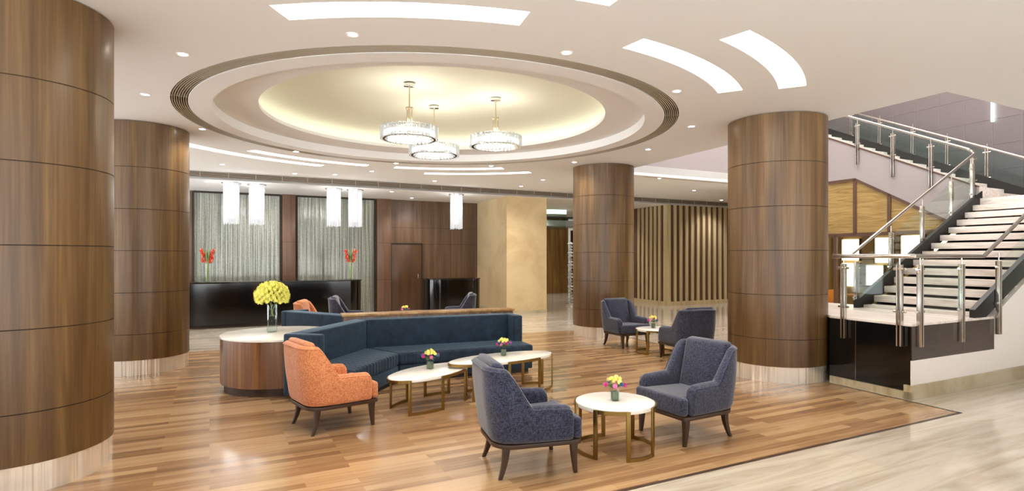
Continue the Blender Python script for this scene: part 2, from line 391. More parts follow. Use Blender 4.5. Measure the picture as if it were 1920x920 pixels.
ce = flat_with_holes('ceiling', [(-11, -4), (16, -4), P2(F1), P2(F0)], holes, CEIL, 0.15, M['ceil']); struct(ce)
lo = MB(); lo.prism([P2(F0), P2(F1), (16, 34), (-11, 34)], LOWC, LOWC+0.31); struct(lo.build('ceiling.001', M['ceil']))
# closing slab above everything, and upper storey ceiling
up = MB(); up.prism(outer, 7.6, 7.8); struct(up.build('ceiling.002', M['white']))
# round stepped ceiling: flat ring, lit riser, second ring, lip and shallow dome
rg = MB(); rg.lathe([(3.40, 3.56), (3.13, 3.56), (3.13, 3.418), (2.88, 3.418), (2.88, 3.545), (2.36, 3.552), (2.36, 3.60), (2.40, 3.605), (2.66, 3.605)], 128, RC)
struct(rg.build('ceiling.003', M['ceil'], smooth=True))
dm = MB(); dm.lathe([(2.66, 3.60), (2.66, 3.66), (2.62, 3.74), (2.48, 3.81), (2.2, 3.865), (1.7, 3.90), (1.0, 3.915), (0.0005, 3.92)], 128, RC)
struct(dm.build('ceiling.004', M['dome'], smooth=True))
cs = MB(); cs.lathe([(2.50, 3.607), (2.56, 3.607), (2.56, 3.622), (2.50, 3.622)], 96, RC, closed=True)
tag(cs.build('cove_light', M['cove']), 'hidden warm light strip round the rim of the cream ceiling dome', 'cove light')
# round air grille
ag = thing('air_grille', 'round dark slatted air grille edging the circular ceiling', 'air grille', (RC.x, RC.y, CEIL))
b = MB(); b.lathe([(3.135, 0.07), (3.305, 0.07), (3.305, 0.08), (3.135, 0.08)], 128, closed=True); b.build('backing', M['grille_dark'], ag)
for i in range(7):
    r = 3.150+i*0.0235; b = MB(); b.lathe([(r-0.0045, 0.0), (r+0.0045, 0.0), (r+0.0045, 0.045), (r-0.0045, 0.045)], 128, closed=True); b.build('slat', M['grille_bar'], ag)
for k in range(16):
    a = R(22.5*k+9); MB().box((3.22*math.cos(a), 3.22*math.sin(a), 0.035), (0.17, 0.012, 0.06), a).build('divider', M['grille_bar'], ag)

# curved light slots
for r0, r1, a0, a1, lab in SLOTS:
    t = thing('ceiling_light', lab, 'ceiling light', (RC.x, RC.y, CEIL), 0, 'curved light slots in the ceiling')
    n = 24
    b = MB(); prof = [(r0-0.02, 0.155), (r1+0.02, 0.155), (r1+0.02, 0.17), (r0-0.02, 0.17)]
    b.lathe(prof, n, (0, 0, 0), R(a0-0.4), R(a1+0.4), closed=True); b.build('diffuser', M['slot'], t)
    b = MB(); pin = arc_pts(r0+0.001, a0+.03, a1-.03, n, Vector((0, 0, 0)))+arc_pts(r1-0.001, a1-.03, a0+.03, n, Vector((0, 0, 0)))
    for i in range(len(pin)):
        p, q = Vector((*pin[i], 0)), Vector((*pin[(i+1) % len(pin)], 0)); 
        if (q-p).length < 1e-5: continue
        d = (q-p).normalized(); nn = Vector((-d.y, d.x, 0))*0.004
        b.hexa([p, q, q+nn, p+nn], [x+Vector((0, 0, 0.154)) for x in (p, q, q+nn, p+nn)])
    b.build('frame', M['white'], t)

# fascia with the long linear grille between the two ceiling levels
fd = (F1-F0).normalized(); fn = Vector((fd.y, -fd.x, 0))
fa = MB(); fa.prism([P2(F0), P2(F1), P2(F1-fn*0.03), P2(F0-fn*0.03)], LOWC-0.005, CEIL); struct(fa.build('trim_2', M['ceil']))
lg = thing('linear_air_grille', 'long straight air grille in the ceiling step in front of the reception', 'air grille')
def onf(t, off=0.0): p = F0+fd*t+fn*off; return p
b = MB(); b.prism([P2(onf(.2, .002)), P2(onf(30.1, .002)), P2(onf(30.1, .012)), P2(onf(.2, .012))], CEIL-0.115, CEIL-0.005); b.build('backing', M['grille_dark'], lg)
for k in range(4):
    z = CEIL-0.105+k*0.028; b = MB(); b.prism([P2(onf(.2, .01)), P2(onf(30.1, .01)), P2(onf(30.1, .022)), P2(onf(.2, .022))], z, z+0.006); b.build('slat', M['grille_bar'], lg)
for k in range(52):
    t = 1.0+k*0.55; b = MB(); b.prism([P2(onf(t, .012)), P2(onf(t+.012, .012)), P2(onf(t+.012, .026)), P2(onf(t, .026))], CEIL-0.115, CEIL-0.005); b.build('divider', M['grille_bar'], lg)

# reception back wall, running in the U direction from the beige block to the left
RW = Vector((-1.09, 18.41, 0))
def rw(t, off=0.0): p = RW-U*t+Vector((0.46, -0.888, 0))*off; return p     # off = towards the room
def slab(mb, t0, t1, o0, o1, z0, z1): mb.prism([P2(rw(t0, o0)), P2(rw(t1, o0)), P2(rw(t1, o1)), P2(rw(t0, o1))], z0, z1); return mb
def rt(px):
    k = (px-960)/1095.0; return (RW.x-k*RW.y)/(0.888-k*0.46)      # distance along the wall
ws = MB(); slab(ws, -0.3, 13.5, -0.2, 0.0, 0, LOWC); struct(ws.build('wall_back', M['wall_wood']))
# grooves of the wood panelling
t_door0, t_door1 = 1.82, 2.79
g = MB()
for z in (2.44, 1.96, 0.92):
    slab(g, 0.0, 3.2, 0.0, 0.004, z, z+0.008)
for t in (0.9, 1.82, 2.79): slab(g, t, t+0.008, 0.0, 0.004, 0, LOWC)
struct(g.build('trim_3', M['groove']))

# silver fluted glass panels in the reception wall
def glass_panel(t0, t1, lab, px):
    th = thing('fluted_glass_panel', lab, 'glass wall panel')
    b = MB(); slab(b, t0, t1, 0.002, 0.03, 0.0, LOWC-0.03); b.build('panel', M['fluted'], th)
    b = MB(); n = int((t1-t0)/0.105)
    for i in range(1, n):
        t = t0+(t1-t0)*i/n; slab(b, t-0.006, t+0.006, 0.03, 0.042, 0.0, LOWC-0.035)
    b.build('rib', M['flute_rib'], th)
    b = MB()
    for t in (t0, t1): slab(b, t-0.025, t+0.025, 0.002, 0.05, 0, LOWC-0.03)
    slab(b, t0, t1, 0.002, 0.05, LOWC-0.05, LOWC-0.001)
    b.build('frame', M['groove'], th)
glass_panel(5.80, 7.87, 'silver fluted glass wall panel behind the left part of the black desk', 0)
glass_panel(3.26, 5.39, 'silver fluted glass wall panel between the two slim wood pilasters', 0)
glass_panel(8.2, 10.2, 'silver fluted glass wall panel hidden behind the left rear column', 0)
def pilaster(t0, t1, lab):
    p = MB(); slab(p, t0, t1, 0.001, 0.12, 0, LOWC-.001); o = p.build('wood_pilaster', M['pilaster_wood'], bevel=0.004); tag(o, lab, 'pilaster')
    for z in (0.92, 1.98):
        b = MB(); slab(b, t0+.001, t1-.001, 0.12, 0.1215, z, z+0.007); q = b.build('joint', M['groove'], o)
pilaster(5.43, 5.76, 'flat brown wood pilaster between the two silver fluted glass panels')
pilaster(2.80, 3.21, 'flat brown wood pilaster between the glass panel and the wood door')
# flush door in the wood wall
d = MB(); slab(d, t_door0+.03, t_door1-.03, 0.0, 0.03, 0, 1.95); do = struct(d.build('door_1', M['door_wood'], bevel=0.003))
b = MB(); slab(b, t_door0, t_door0+.03, 0.0, 0.05, 0, 1.99); slab(b, t_door1-.03, t_door1, 0.0, 0.05, 0, 1.99); slab(b, t_door0, t_door1, 0.0, 0.05, 1.96, 1.99); b.build('door_frame', M['groove'], do)
b = MB(); h = rw(t_door0+.14, 0.05); b.cyl((h.x, h.y, 0.95), 0.012, 0.12, 10); b.build('door_handle', M['steel'], do)

# beige stone block (side and front faces)
BC = Vector((-0.147, 16.10, 0))
bk = MB(); bk.prism([P2(BC), P2(BC+U*1.28), P2(BC+U*1.28+V*9), P2(BC+V*9)], 0, LOWC+0.02); struct(bk.build('wall_center', M['beige']))
bb = MB(); b0 = BC-U*0.012-V*0.012
bb.prism([P2(b0), P2(b0+U*1.304), P2(b0+U*1.304+V*9), P2(b0+V*9)], 0, 0.08); struct(bb.build('baseboard_center', M['plinth']))

# wall with vertical slats at the right of the far hall
SC = Vector((5.0, 18.84, 0))
sw = MB(); sw.prism([P2(SC), P2(SC+U*8), P2(SC+U*8+V*6), P2(SC+V*6)], 0, LOWC+0.02); struct(sw.build('wall_right', M['stripe_dark']))
sp = MB(); s0 = SC-U*0.05-V*0.05; sp.prism([P2(s0), P2(s0+U*8.1), P2(s0+U*8.1+V*0.05), P2(s0+V*0.05+U*0.05), P2(s0+U*.05+V*6), P2(s0+V*6)], 0, 0.13); struct(sp.build('baseboard_right', M['stripe_light']))
slt = thing('slatted_cladding', 'vertical light wood slats over the dark brown wall between the two right columns', 'wall cladding', (0, 0, 0))
b = MB(); b.prism([P2(SC-U*.05-V*.05), P2(SC+U*.12-V*.05), P2(SC+U*.12-V*.001), P2(SC-U*.001-V*.001), P2(SC-U*.001+V*.13), P2(SC-U*.05+V*.13)], 0.13, LOWC-.002); b.build('corner_slat', M['stripe_light'], slt)
for i in range(30):
    a = 0.26+i*0.252; b = MB(); p = SC+U*a; b.prism([P2(p-V*.05), P2(p+U*.11-V*.05), P2(p+U*.11-V*.001), P2(p-V*.001)], 0.13, LOWC-.002); b.build('slat', M['stripe_light'], slt)
for i in range(6):
    a = 0.30+i*0.235; b = MB(); p = SC+V*a; b.prism([P2(p-U*.05), P2(p-U*.001), P2(p+V*.11-U*.001), P2(p+V*.11-U*.05)], 0.13, LOWC-.002); b.build('slat', M['stripe_light'], slt)

# far hall seen between the block and the rear column, and left of the slats
FH = Vector((2.0, 25.6, 0))
fw = MB(); fw.prism(box3(FH-U*6, FH+U*0.55, 0, 0, 0.2), 0, LOWC); struct(fw.build('wall_far', M['top_wood']))
fw = MB(); fw.prism(box3(FH+U*2.6-V*1.2, FH+U*9-V*1.2, 0, 0, 0.2), 0, LOWC); struct(fw.build('wall_far.001', M['stripe_dark']))
# dropped soffit, glass screen with green light
so = MB(); so.prism([P2(FH-U*3-V*1.0), P2(FH+U*2.6-V*1.0), P2(FH+U*2.6+V*1), P2(FH-U*3+V*1)], 2.86, 3.10); struct(so.build('trim_4', M['ceil']))
gs = thing('hanging_glass_screen', 'pale green lit glass screen hanging from the far hall ceiling', 'glass screen', (1.45, 20.9, 0))
b = MB(); b.prism(arc_pts(1.6, 200, 300, 14, Vector((-0.3, 1.6, 0)))+arc_pts(1.58, 300, 200, 14, Vector((-0.3, 1.6, 0))), 2.55, 3.12); b.build('glass', M['glass_green'], gs)
b = MB(); b.prism(arc_pts(1.63, 200, 300, 14, Vector((-0.3, 1.6, 0)))+arc_pts(1.55, 300, 200, 14, Vector((-0.3, 1.6, 0))), 3.12, LOWC); b.build('light_rim', mat('green_lit_rim', (190, 230, 200), 0.5, emit=(0.62, 1, 0.78), es=1.3), gs)
# dark bronze doorway with polished posts
db = struct(MB().prism(box3(FH+U*0.55-V*.3, FH+U*1.9-V*.3, 0, 0, 0.06), 0, 2.7).build('door_2', mat('dark_bronze_door', (50, 38, 28), 0.25, coat=0.4)))
b = MB()
for a in (0.5, 0.62, 0.95): b.prism(box3(FH+U*a-V*.42, FH+U*(a+.05)-V*.42, 0, 0, 0.1), 0, 2.72)
b.build('door_frame', M['frame_brown'], db)
mp = thing('mirror_post', 'slender polished steel post in the far hall, left of the rear column', 'post', P2(FH-V*.75+U*.62)+(0,), UA)
MB().box((0, 0, 1.36), (0.16, 0.16, 2.68)).build('shaft', M['glass_green'], mp, bevel=0.005)
MB().box((0, 0, 0.10), (0.20, 0.20, 0.20)).build('base', M['chrome'], mp, bevel=0.01)
MB().box((0, 0, 2.62), (0.20, 0.20, 0.36)).build('cap', M['chrome'], mp, bevel=0.01)
# crystal column of stacked glass pieces
cc = thing('crystal_column', 'tall sparkling column of stacked clear crystal beside the rear column', 'sculpture', (1.93, 19.2, 0))
MB().cyl((0, 0, 0), 0.16, 0.06).build('base', M['chrome'], cc, bevel=0.005)
MB().cyl((0, 0, 0.06), 0.02, 2.02, 12).build('pole', M['chrome'], cc)
for i in range(20):
    b = MB(); b.lathe([(0.02, 0), (0.10+0.03*math.sin(i*1.7), 0.03), (0.02, 0.095)], 8); o = b.build('crystal', M['crystal'], cc); o.location = (0, 0, 0.07+i*0.10); o.rotation_euler = (0, 0, i*.5)

# double wood doors left of the slatted wall
DH = Vector((4.55, 22.4, 0))
dd = MB(); dd.prism(box3(DH-U*0.75, DH+U*2.2, 0, 0, 0.1), 2.15, LOWC-.15); struct(dd.build('window_2', mat('dark_olive_glass', (70, 70, 58), 0.12)))
d2 = struct(MB().prism(box3(DH-U*0.7, DH+U*0.28, 0, 0, 0.06), 0.10, 2.10).build('door_3', veneer('red_brown_door', (78, 38, 20), (118, 62, 34), (140, 80, 46), 0.3, 0.4)))
d3 = struct(MB().prism(box3(DH+U*0.32, DH+U*1.3, 0, 0, 0.06), 0.10, 2.10).build('door_4', bpy.data.materials['red_brown_door']))
for q, s in ((d2, 0.12), (d3, 0.38)):
    b = MB(); b.prism(box3(DH+U*s-V*.06, DH+U*(s+.12)-V*.06, 0, 0, 0.03), 0.96, 1.0); b.build('door_handle', M['chrome'], q)
b = MB(); b.prism(box3(DH-U*.8-V*.02, DH+U*2.2-V*.02, 0, 0, 0.14), 2.08, 2.16); b.prism(box3(DH+U*.28-V*.02, DH+U*.32-V*.02, 0, 0, 0.14), 0, 2.1)
b.prism(box3(DH-U*.8, DH+U*1.35, 0, 0, 0.05), 0, 0.10); struct(b.build('trim_5', M['groove']))
# outer shell of the lobby (left, right, behind the camera)
for nm, a, c in (('wall_right.001', (16, 34), (16, -4)), ('wall_far.002', (2, 33.8), (16, 33.8))):
    struct(MB().prism(box3(a, c, 0, 0, -0.2 if nm != 'wall_far.002' else 0.2), 0, 7.6).build(nm, M['white']))
# window frames added unseen, front and left, so the world light comes in
wfr = MB()
for k in range(10): wfr.box((-11+k*3.0, -4, CEIL/2), (.10, .12, CEIL))
wfr.box((2.5, -4, CEIL-.05), (27, .12, .10)); struct(wfr.build('window_added_front', M['frame_brown']))
wfr = MB()
for k in range(6): wfr.box((-11, -4+k*2.8, CEIL/2), (.12, .10, CEIL))
struct(wfr.build('window_added_left', M['frame_brown']))

# ------------------------------------------------------------------ the four big round columns
def column(cx, cy, lab, rot):
    t = thing('wood_clad_column', lab, 'column', (cx, cy, 0), rot, 'round wood clad columns')
    r = 0.62
    seams = [0.20, 0.55, 1.11, 1.675, 2.235, 2.80, CEIL-0.002]
    prof = []
    for z0, z1 in zip(seams, seams[1:]):
        prof += [(r-.006, z0), (r, z0+.003), (r, z1-.005), (r-.006, z1-.005)]
    MB().lathe([(0.3, 0.20)]+prof+[(0.3, CEIL-.002)], 96).build('wood_cladding', M['column_wood'], t, smooth=True)
    MB().lathe([(0.3, 0.0), (r-.008, 0.0), (r-.008, 0.20), (0.3, 0.20)], 96).build('metal_base', M['base_steel'], t, smooth=True)
    b = MB()
    for z in seams[1:-1]: b.lathe([(r-.007, z-.004), (r-.0045, z-.004), (r-.0045, z+.002), (r-.007, z+.002)], 96, closed=True)
    b.build('joint', M['groove'], t)
column(-3.70, 4.33, 'huge round wood-clad column cut by the left edge of the picture', 0.3)
column(-5.33, 8.37, 'round wood-clad column just behind the huge left one', 1.4)
column(1.88, 12.02, 'round wood-clad column in the rear behind the distant pair of armchairs', 2.2)
column(3.59, 7.93, 'round wood-clad column right of the middle, beside the staircase', 4.0)

# ------------------------------------------------------------------ staircase
K = Vector((4.443, 6.513, 0))
def st(a, b): return K+U*a+V*b
def sprism(mb, a0, a1, b0, b1, z0, z1): mb.prism([P2(st(a0, b0)), P2(st(a1, b0)), P2(st(a1, b1)), P2(st(a0, b1))], z0, z1); return mb
PZ = 0.845
sc_ = thing('staircase', 'open tread staircase rising right from a dark stone landing platform', 'staircase', P2(st(0, 0))+(0,))
inv = Matrix.Translation((-K.x, -K.y, 0))
def sbuild(mb, name, m, parent=sc_, **kw):
    mb.v = [(x-K.x, y-K.y, z) for x, y, z in mb.v] if parent is sc_ else mb.v
    return mb.build(name, m, parent, **kw)
# platform
pp = lambda g: [P2(st(a_, b_)) for a_, b_ in ((-g, -g), (1.80+g, -g), (1.80+g, 2.6), (.60, 2.6), (.56, 1.76), (-g, 1.02-g))]
b = MB(); b.prism(pp(0), 0.085, PZ-.03); sbuild(b, 'platform', M['black_glass'])
b = MB(); b.prism(pp(.015), PZ-.03, PZ); sbuild(b, 'platform_top', M['tread'], bevel=0.004)
b = sprism(MB(), 0.01, 1.81, -0.012, 0.0, 0.434, PZ-.03); sbuild(b, 'fascia_panel', M['darkstone'])
b = sprism(MB(), 1.10, 1.104, -0.014, -0.012, 0.434, PZ-.03)
sbuild(b, 'joint', M['steel'])
b = MB(); b.prism([P2(st(-.002, .66)), P2(st(-.002, .664)), P2(st(0.0, .664)), P2(st(0.0, .66))], 0.085, PZ-.03); sbuild(b, 'joint', M['steel'])
b = sprism(MB(), 0.0, 1.81, -0.010, 0.0, 0.085, 0.434); sbuild(b, 'white_fascia', M['white'])
# plinth along the floor
struct(sprism(MB(), -0.03, 7.5, -0.03, 0.06, 0.0, 0.16).build('baseboard_stair', M['plinth']))
struct(sprism(MB(), -0.03, 0.0, -0.03, 1.00, 0.0, 0.085).build('baseboard_stair.001', M['plinth']))
NT_ = 13; A0 = 1.50; RUN = 0.256; RISE = 0.1323
sl = RISE/RUN
# white wall under the lower flight, near side
def zs(a): return 0.835+sl*(a-1.80)
w = MB(); n0 = [st(1.81, 0), st(7.5, 0)]; a_top = 5.0
pts = [(1.81, 0.0), (7.5, 0.0), (7.5, 2.30), (5.05, 2.30), (1.81, zs(1.81))]
def side_panel(mb, pts, b0, b1, fixed='b'):
    n = len(pts); vs = []
    for bb_ in (b0, b1):
        for a, z in pts:
            p = st(a, bb_) if fixed == 'b' else st(bb_, a); vs.append((p.x, p.y, z))
    mb.add(vs, [tuple(range(n)), tuple(range(n, 2*n))[::-1]]+[(i, (i+1) % n, n+(i+1) % n, n+i) for i in range(n)]); return mb
pts = [(1.81, 0.0), (7.5, 0.0), (7.5, 2.42), (5.0, 2.42), (1.81, zs(1.81)-.0)]
struct(side_panel(MB(), pts, 0.0, 0.10).build('wall_stair', M['white']))
# black stringers
for bb0, bb1 in ((-0.012, 0.05), (1.54, 1.60)):
    z_ = lambda a: 0.88+sl*(a-A0)
    pts = [(1.35, PZ), (1.35, PZ+.10), (4.90, z_(4.90)+.10), (4.90, z_(4.90)-.16), (1.62, PZ)]
    sbuild(side_panel(MB(), pts, bb0, bb1), 'stringer', M['black'])
for i in range(NT_):
    a = A0+RUN*i; z = 0.885+RISE*i
    b = sprism(MB(), a, a+RUN+.05, 0.05, 1.54, z-.094, z); sbuild(b, 'tread', M['tread'], bevel=0.004)
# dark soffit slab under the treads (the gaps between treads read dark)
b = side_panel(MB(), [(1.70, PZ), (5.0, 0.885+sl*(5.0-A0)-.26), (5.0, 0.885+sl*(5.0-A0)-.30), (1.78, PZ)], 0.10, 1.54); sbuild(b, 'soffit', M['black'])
LZ = 2.605
b = sprism(MB(), 4.82, 6.38, 0.0, 1.60, LZ-.14, LZ-.001); sbuild(b, 'landing', M['tread'], bevel=.004)
# upper flight: climbs in the V direction
for m in range(15):
    b0 = 1.56+0.286*m; z = LZ+0.135*(m+1)
    b = sprism(MB(), 4.83, 6.36, b0, b0+0.30, z-.135, z); sbuild(b, 'tread', M['tread'])
us = 0.135/0.286
# white outer stringer wall of the upper flight with the wall above the glazing
zt = lambda s: 2.80+us*s
pts = [(1.56, 2.00), (1.56+2.30, 3.24), (6.2, 3.24), (6.2, zt(4.64)), (1.56, zt(0))]
struct(side_panel(MB(), pts, 4.76, 4.83, 'a').build('wall_stair.001', M['white2']))
b = side_panel(MB(), [(1.56, zt(0)), (6.2, zt(4.64)), (6.2, zt(4.64)+.025), (1.56, zt(0)+.025)], 4.75, 4.84, 'a'); sbuild(b, 'edge_cap', M['frame_brown'])
# dark skirting behind the upper flight
b = side_panel(MB(), [(0.0, LZ), (1.56, LZ), (6.0, LZ+us*4.44), (6.0, LZ+us*4.44+.27), (1.56, LZ+.27), (0.0, LZ+.14)], 6.36, 6.40, 'a'); sbuild(b, 'skirting', M['black'])
b = side_panel(MB(), [(1.56, 2.05), (6.0, 2.05+us*4.44), (6.0, 2.15+us*4.44), (1.56, 2.15)], 4.83, 6.36, 'a'); sbuild(b, 'soffit', M['white'])

# tile wall of the upper storey behind the stair, with one light strip
tw = MB(); side_panel(tw, [(-2.5, 2.45), (9.0, 2.45), (9.0, 7.6), (-2.5, 7.6)], 7.0, 7.15, 'a'); struct(tw.build('wall_upper', M['tile_grey']))
gj = MB()
for z in [2.84+.515*i for i in range(9)]: side_panel(gj, [(-2.4, z), (9, z), (9, z+.008), (-2.4, z+.008)], 6.992, 7.0, 'a')
for k in range(21): s = -1.80+k*0.515; side_panel(gj, [(s, 2.5), (s+.008, 2.5), (s+.008, 7.5), (s, 7.5)], 6.992, 7.0, 'a')
struct(gj.build('trim_6', mat('light_tile_joint', (132, 122, 122), 0.5)))
sl_ = side_panel(MB(), [(2.29, 4.33), (2.33, 4.33), (2.33, 5.6), (2.29, 5.6)], 6.95, 6.992, 'a').build('wall_light', mat('cyan_lit_strip', (220, 255, 250), .5, emit=(0.8, 1, 0.98), es=3))
tag(sl_, 'thin vertical pale cyan light strip on the grey tiled upper wall', 'wall light')
# pink-white wall rising above the far edge of the void
pw = MB(); pw.prism([P2(VB-U*0.3), P2(VD), P2(VD+V*.1), P2(VB-U*0.3+V*.1)], CEIL+.155, 7.6); struct(pw.build('wall_upper.001', M['white2']))
pw = MB(); pw.prism([P2(VB), P2(VD), P2(VD+V*.06), P2(VB+V*.06)], CEIL-.06, CEIL+.155); struct(pw.build('trim_7', M['ceil']))
# thin shadow-gap line in the ceiling behind the void
tg = MB(); q0 = Vector((3.02, 13.35, 0)); tg.prism([P2(q0), P2(q0+U*8), P2(q0+U*8+V*.05), P2(q0+V*.05)], CEIL-.004, CEIL+.004); struct(tg.build('trim_8', M['grille_bar']))

# glazed wall of the bar under the upper flight
def gp(s, z, off=0.0): p = st(4.80+off, 1.56+s); return (p.x, p.y, z)
gw = thing('glazed_partition', 'brown framed glazed wall of the bar under the white stair side', 'glass wall')
b = side_panel(MB(), [(1.56, 1.97), (3.86, 3.21), (6.2, 3.21), (6.2, 2.07), (1.56, 2.07)][1:4]+[(1.70, 2.07)], 4.79, 4.80, 'a'); b.build('upper_pane', M['wavy_tan'], gw)
b = side_panel(MB(), [(0.2, 0.0), (6.2, 0.0), (6.2, 2.03), (0.2, 2.03)], 4.79, 4.80, 'a')
b.v = b.v; b.build('lower_pane', M['glass'], gw)
def mull(pts): b = side_panel(MB(), pts, 4.765, 4.825, 'a'); return b
b = mull([(1.56, 1.93), (3.86, 3.18), (6.2, 3.18), (6.2, 3.25), (3.85, 3.25), (1.56, 2.005)]); b.build('frame', M['frame_brown'], gw)
b = mull([(0.2, 2.02), (6.2, 2.02), (6.2, 2.09), (0.2, 2.09)]); b.build('frame', M['frame_brown'], gw)
for s, zt_ in ((3.84, 3.22), (3.10, 2.83), (5.0, 3.2), (6.15, 3.2)):
    mull([(s, 2.05), (s+.07, 2.05), (s+.07, zt_), (s, zt_)]).build('mullion', M['frame_brown'], gw)
for s in (4.3, 6.13, 0.2): mull([(s, 0.0), (s+.07, 0.0), (s+.07, 2.05), (s, 2.05)]).build('mullion', M['frame_brown'], gw)

# bar interior
bw = MB(); side_panel(bw, [(-1.0, 0), (9, 0), (9, 2.6), (-1.0, 2.6)], 8.85, 9.0, 'a'); struct(bw.build('wall_bar', mat('tan_bar_wall', (168, 138, 92), 0.6)))
bc = MB(); sprism(bc, 4.84, 8.9, 3.2, 7.3, 2.30, 2.36); struct(bc.build('ceiling.005', mat('bar_ceiling', (150, 124, 84), 0.7)))
bw2 = MB(); bw2.prism([P2(st(4.84, 7.3)), P2(st(8.9, 7.3)), P2(st(8.9, 7.4)), P2(st(4.84, 7.4))], 0, 3.2); struct(bw2.build('wall_bar.001', bpy.data.materials['tan_bar_wall']))
for s0, s1, z0, z1, lab in ((4.86, 5.41, 1.48, 2.08, 'upper glowing cream shelf panel nearest the round column'), (4.86, 5.41, 0.74, 1.40, 'lower glowing cream shelf panel nearest the round column'),
                            (3.89, 4.40, 1.42, 2.10, 'glowing cream shelf panel in the middle of the bar'), (4.15, 4.66, 0.78, 1.34, 'lower glowing cream panel with bottle outlines in the bar'),
                            (3.10, 3.68, 1.40, 2.14, 'glowing cream shelf panel left of the black stair side'), (2.2, 2.85, 1.5, 2.14, 'glowing cream shelf panel partly behind the black stair side')):
    t = thing('backlit_panel', lab, 'light panel', P2(st(8.85, 1.56+s0))+(z0,))
    o = st(8.85, 1.56+s0)
    def loc(mb): mb.v = [(x-o.x, y-o.y, z-z0) for x, y, z in mb.v]; return mb
    loc(side_panel(MB(), [(1.56+s0, z0), (1.56+s1, z0), (1.56+s1, z1), (1.56+s0, z1)], 8.80, 8.848, 'a')).build('panel', M['warm_panel'], t)
    for e in (s0-.03, s1): loc(side_panel(MB(), [(1.56+e, z0-.02), (1.59+e, z0-.02), (1.59+e, z1+.02), (1.56+e, z1+.02)], 8.76, 8.848, 'a')).build('frame', M['frame_brown'], t)
bw3 = MB(); bw3.prism([P2(st(4.76, 6.25)), P2(st(4.86, 6.25)), P2(st(4.86, 7.4)), P2(st(4.76, 7.4))], 0, 3.25); struct(bw3.build('wall_bar.002', M['white']))
# bottles on the lower panel
for k, bl in enumerate(('leftmost', 'second from left', 'third from left', 'rightmost')):
    p = st(8.62, 1.56+4.22+k*.11); t = tag(MB().lathe([(.0001, 0), (.026, 0), (.026, .15), (.010, .19), (.010, .26), (.0001, .26)], 12).build('bottle', M['vase_glass'], smooth=True), 'slim bottle before the lower glowing bar panel, '+bl+' of four', 'bottle', 'bottles on the bar shelf'); t.location = (p.x, p.y, 0.80)
sh = side_panel(MB(), [(5.6, .76), (6.15, .76), (6.15, .80), (5.6, .80)], 8.5, 8.79, 'a').build('wall_shelf', M['frame_brown']); tag(sh, 'narrow brown shelf under the lower glowing bar panels', 'shelf')
# amber chairs in the bar
def amber_chair(x, y, rz, lab):
    t = thing('bar_chair', lab, 'chair', (x, y, 0), rz, 'amber chairs in the bar')
    MB().box((0, 0, 0.44), (0.50, 0.50, 0.12)).build('seat', M['amber'], t, bevel=.03)
    MB().hexa([(-.26, -.26, .46), (-.18, -.26, .46), (-.18, .26, .46), (-.26, .26, .46)], [(-.33, -.24, .80), (-.28, -.24, .80), (-.28, .24, .80), (-.33, .24, .80)]).build('backrest', M['amber'], t, bevel=.02)
    for sx in (-.2, .2):
        for sy in (-.2, .2): MB().tube([(sx, sy, .39), (sx*1.12, sy*1.12, 0)], .02, 8, .013).build('leg', M['leg_wood'], t)
p = st(5.8, 5.5); amber_chair(p.x, p.y, 1.9, 'amber chair behind the bar glazing, nearest the round column')
p = st(6.6, 3.6); amber_chair(p.x, p.y, 3.6, 'amber chair behind the bar glazing, next to the stair foot')
tb_ = thing('bar_table', 'round amber table behind the bar glazing between the amber chairs', 'table', P2(st(6.0, 4.6))+(0,))
MB().cyl((0, 0, .68), .34, .035, 32).build('tabletop', M['amber'], tb_, bevel=.006); MB().cyl((0, 0, .02), .03, .66, 12).build('pole', M['steel'], tb_); MB().cyl((0, 0, 0), .2, .02, 24).build('base', M['steel'], tb_)

# ------------------------------------------------------------------ glass and steel railings
def railing(name_lab, line, posts, z_of, rail_pts, gmat, post_lo=-0.30, post_hi=0.62, g_lo=0.10, g_hi=0.60, origin=None, kinds=None):
    """line(t) -> plan point; z_of(t) -> stair line height; posts: list of t"""
    o0 = line(posts[0]); t = thing('glass_railing', name_lab, 'railing', (o0.x, o0.y, 0), 0, None)
    def lb(mb): mb.v = [(x-o0.x, y-o0.y, z) for x, y, z in mb.v]; return mb
    dr = (line(1)-line(0)).normalized(); ang = math.atan2(dr.y, dr.x)
    for p in posts:
        c = line(p); z = z_of(p)
        for s in (-1, 1):
            q = c+dr*0.020*s; lb(MB().box((q.x, q.y, z+(post_lo+post_hi)/2), (0.016, 0.05, post_hi-post_lo), ang)).build('post', M['steel'], t, bevel=.002)
        for dz in (g_lo+.03, g_hi-.05): lb(MB().tube([c-dr*.07+Vector((0, 0, z+dz)), c+dr*.07+Vector((0, 0, z+dz))], .014, 8)).build('clamp', M['steel'], t)
        lb(MB().tube([c+Vector((0, 0, z+post_hi-.02)), c+Vector((0, 0, z+post_hi+.10))], .008, 8)).build('saddle', M['steel'], t)
    for p, q in zip(posts, posts[1:]):
        a = line(p)+dr*.045; c = line(q)-dr*.045; za, zc = z_of(p), z_of(q)
        nrm = Vector((-dr.y, dr.x, 0))*.006
        b4 = [a-nrm+Vector((0, 0, za+g_lo)), c-nrm+Vector((0, 0, zc+g_lo)), c+nrm+Vector((0, 0, zc+g_lo)), a+nrm+Vector((0, 0, za+g_lo))]
        t4 = [a-nrm+Vector((0, 0, za+g_hi)), c-nrm+Vector((0, 0, zc+g_hi)), c+nrm+Vector((0, 0, zc+g_hi)), a+nrm+Vector((0, 0, za+g_hi))]
        lb(MB().hexa(b4, t4)).build('glass_panel', gmat, t)
    lb(MB().tube(rail_pts, .024, 12)).build('handrail', M['steel'], t, smooth=True)
    return t
z3 = lambda p, z: Vector((p.x, p.y, z))
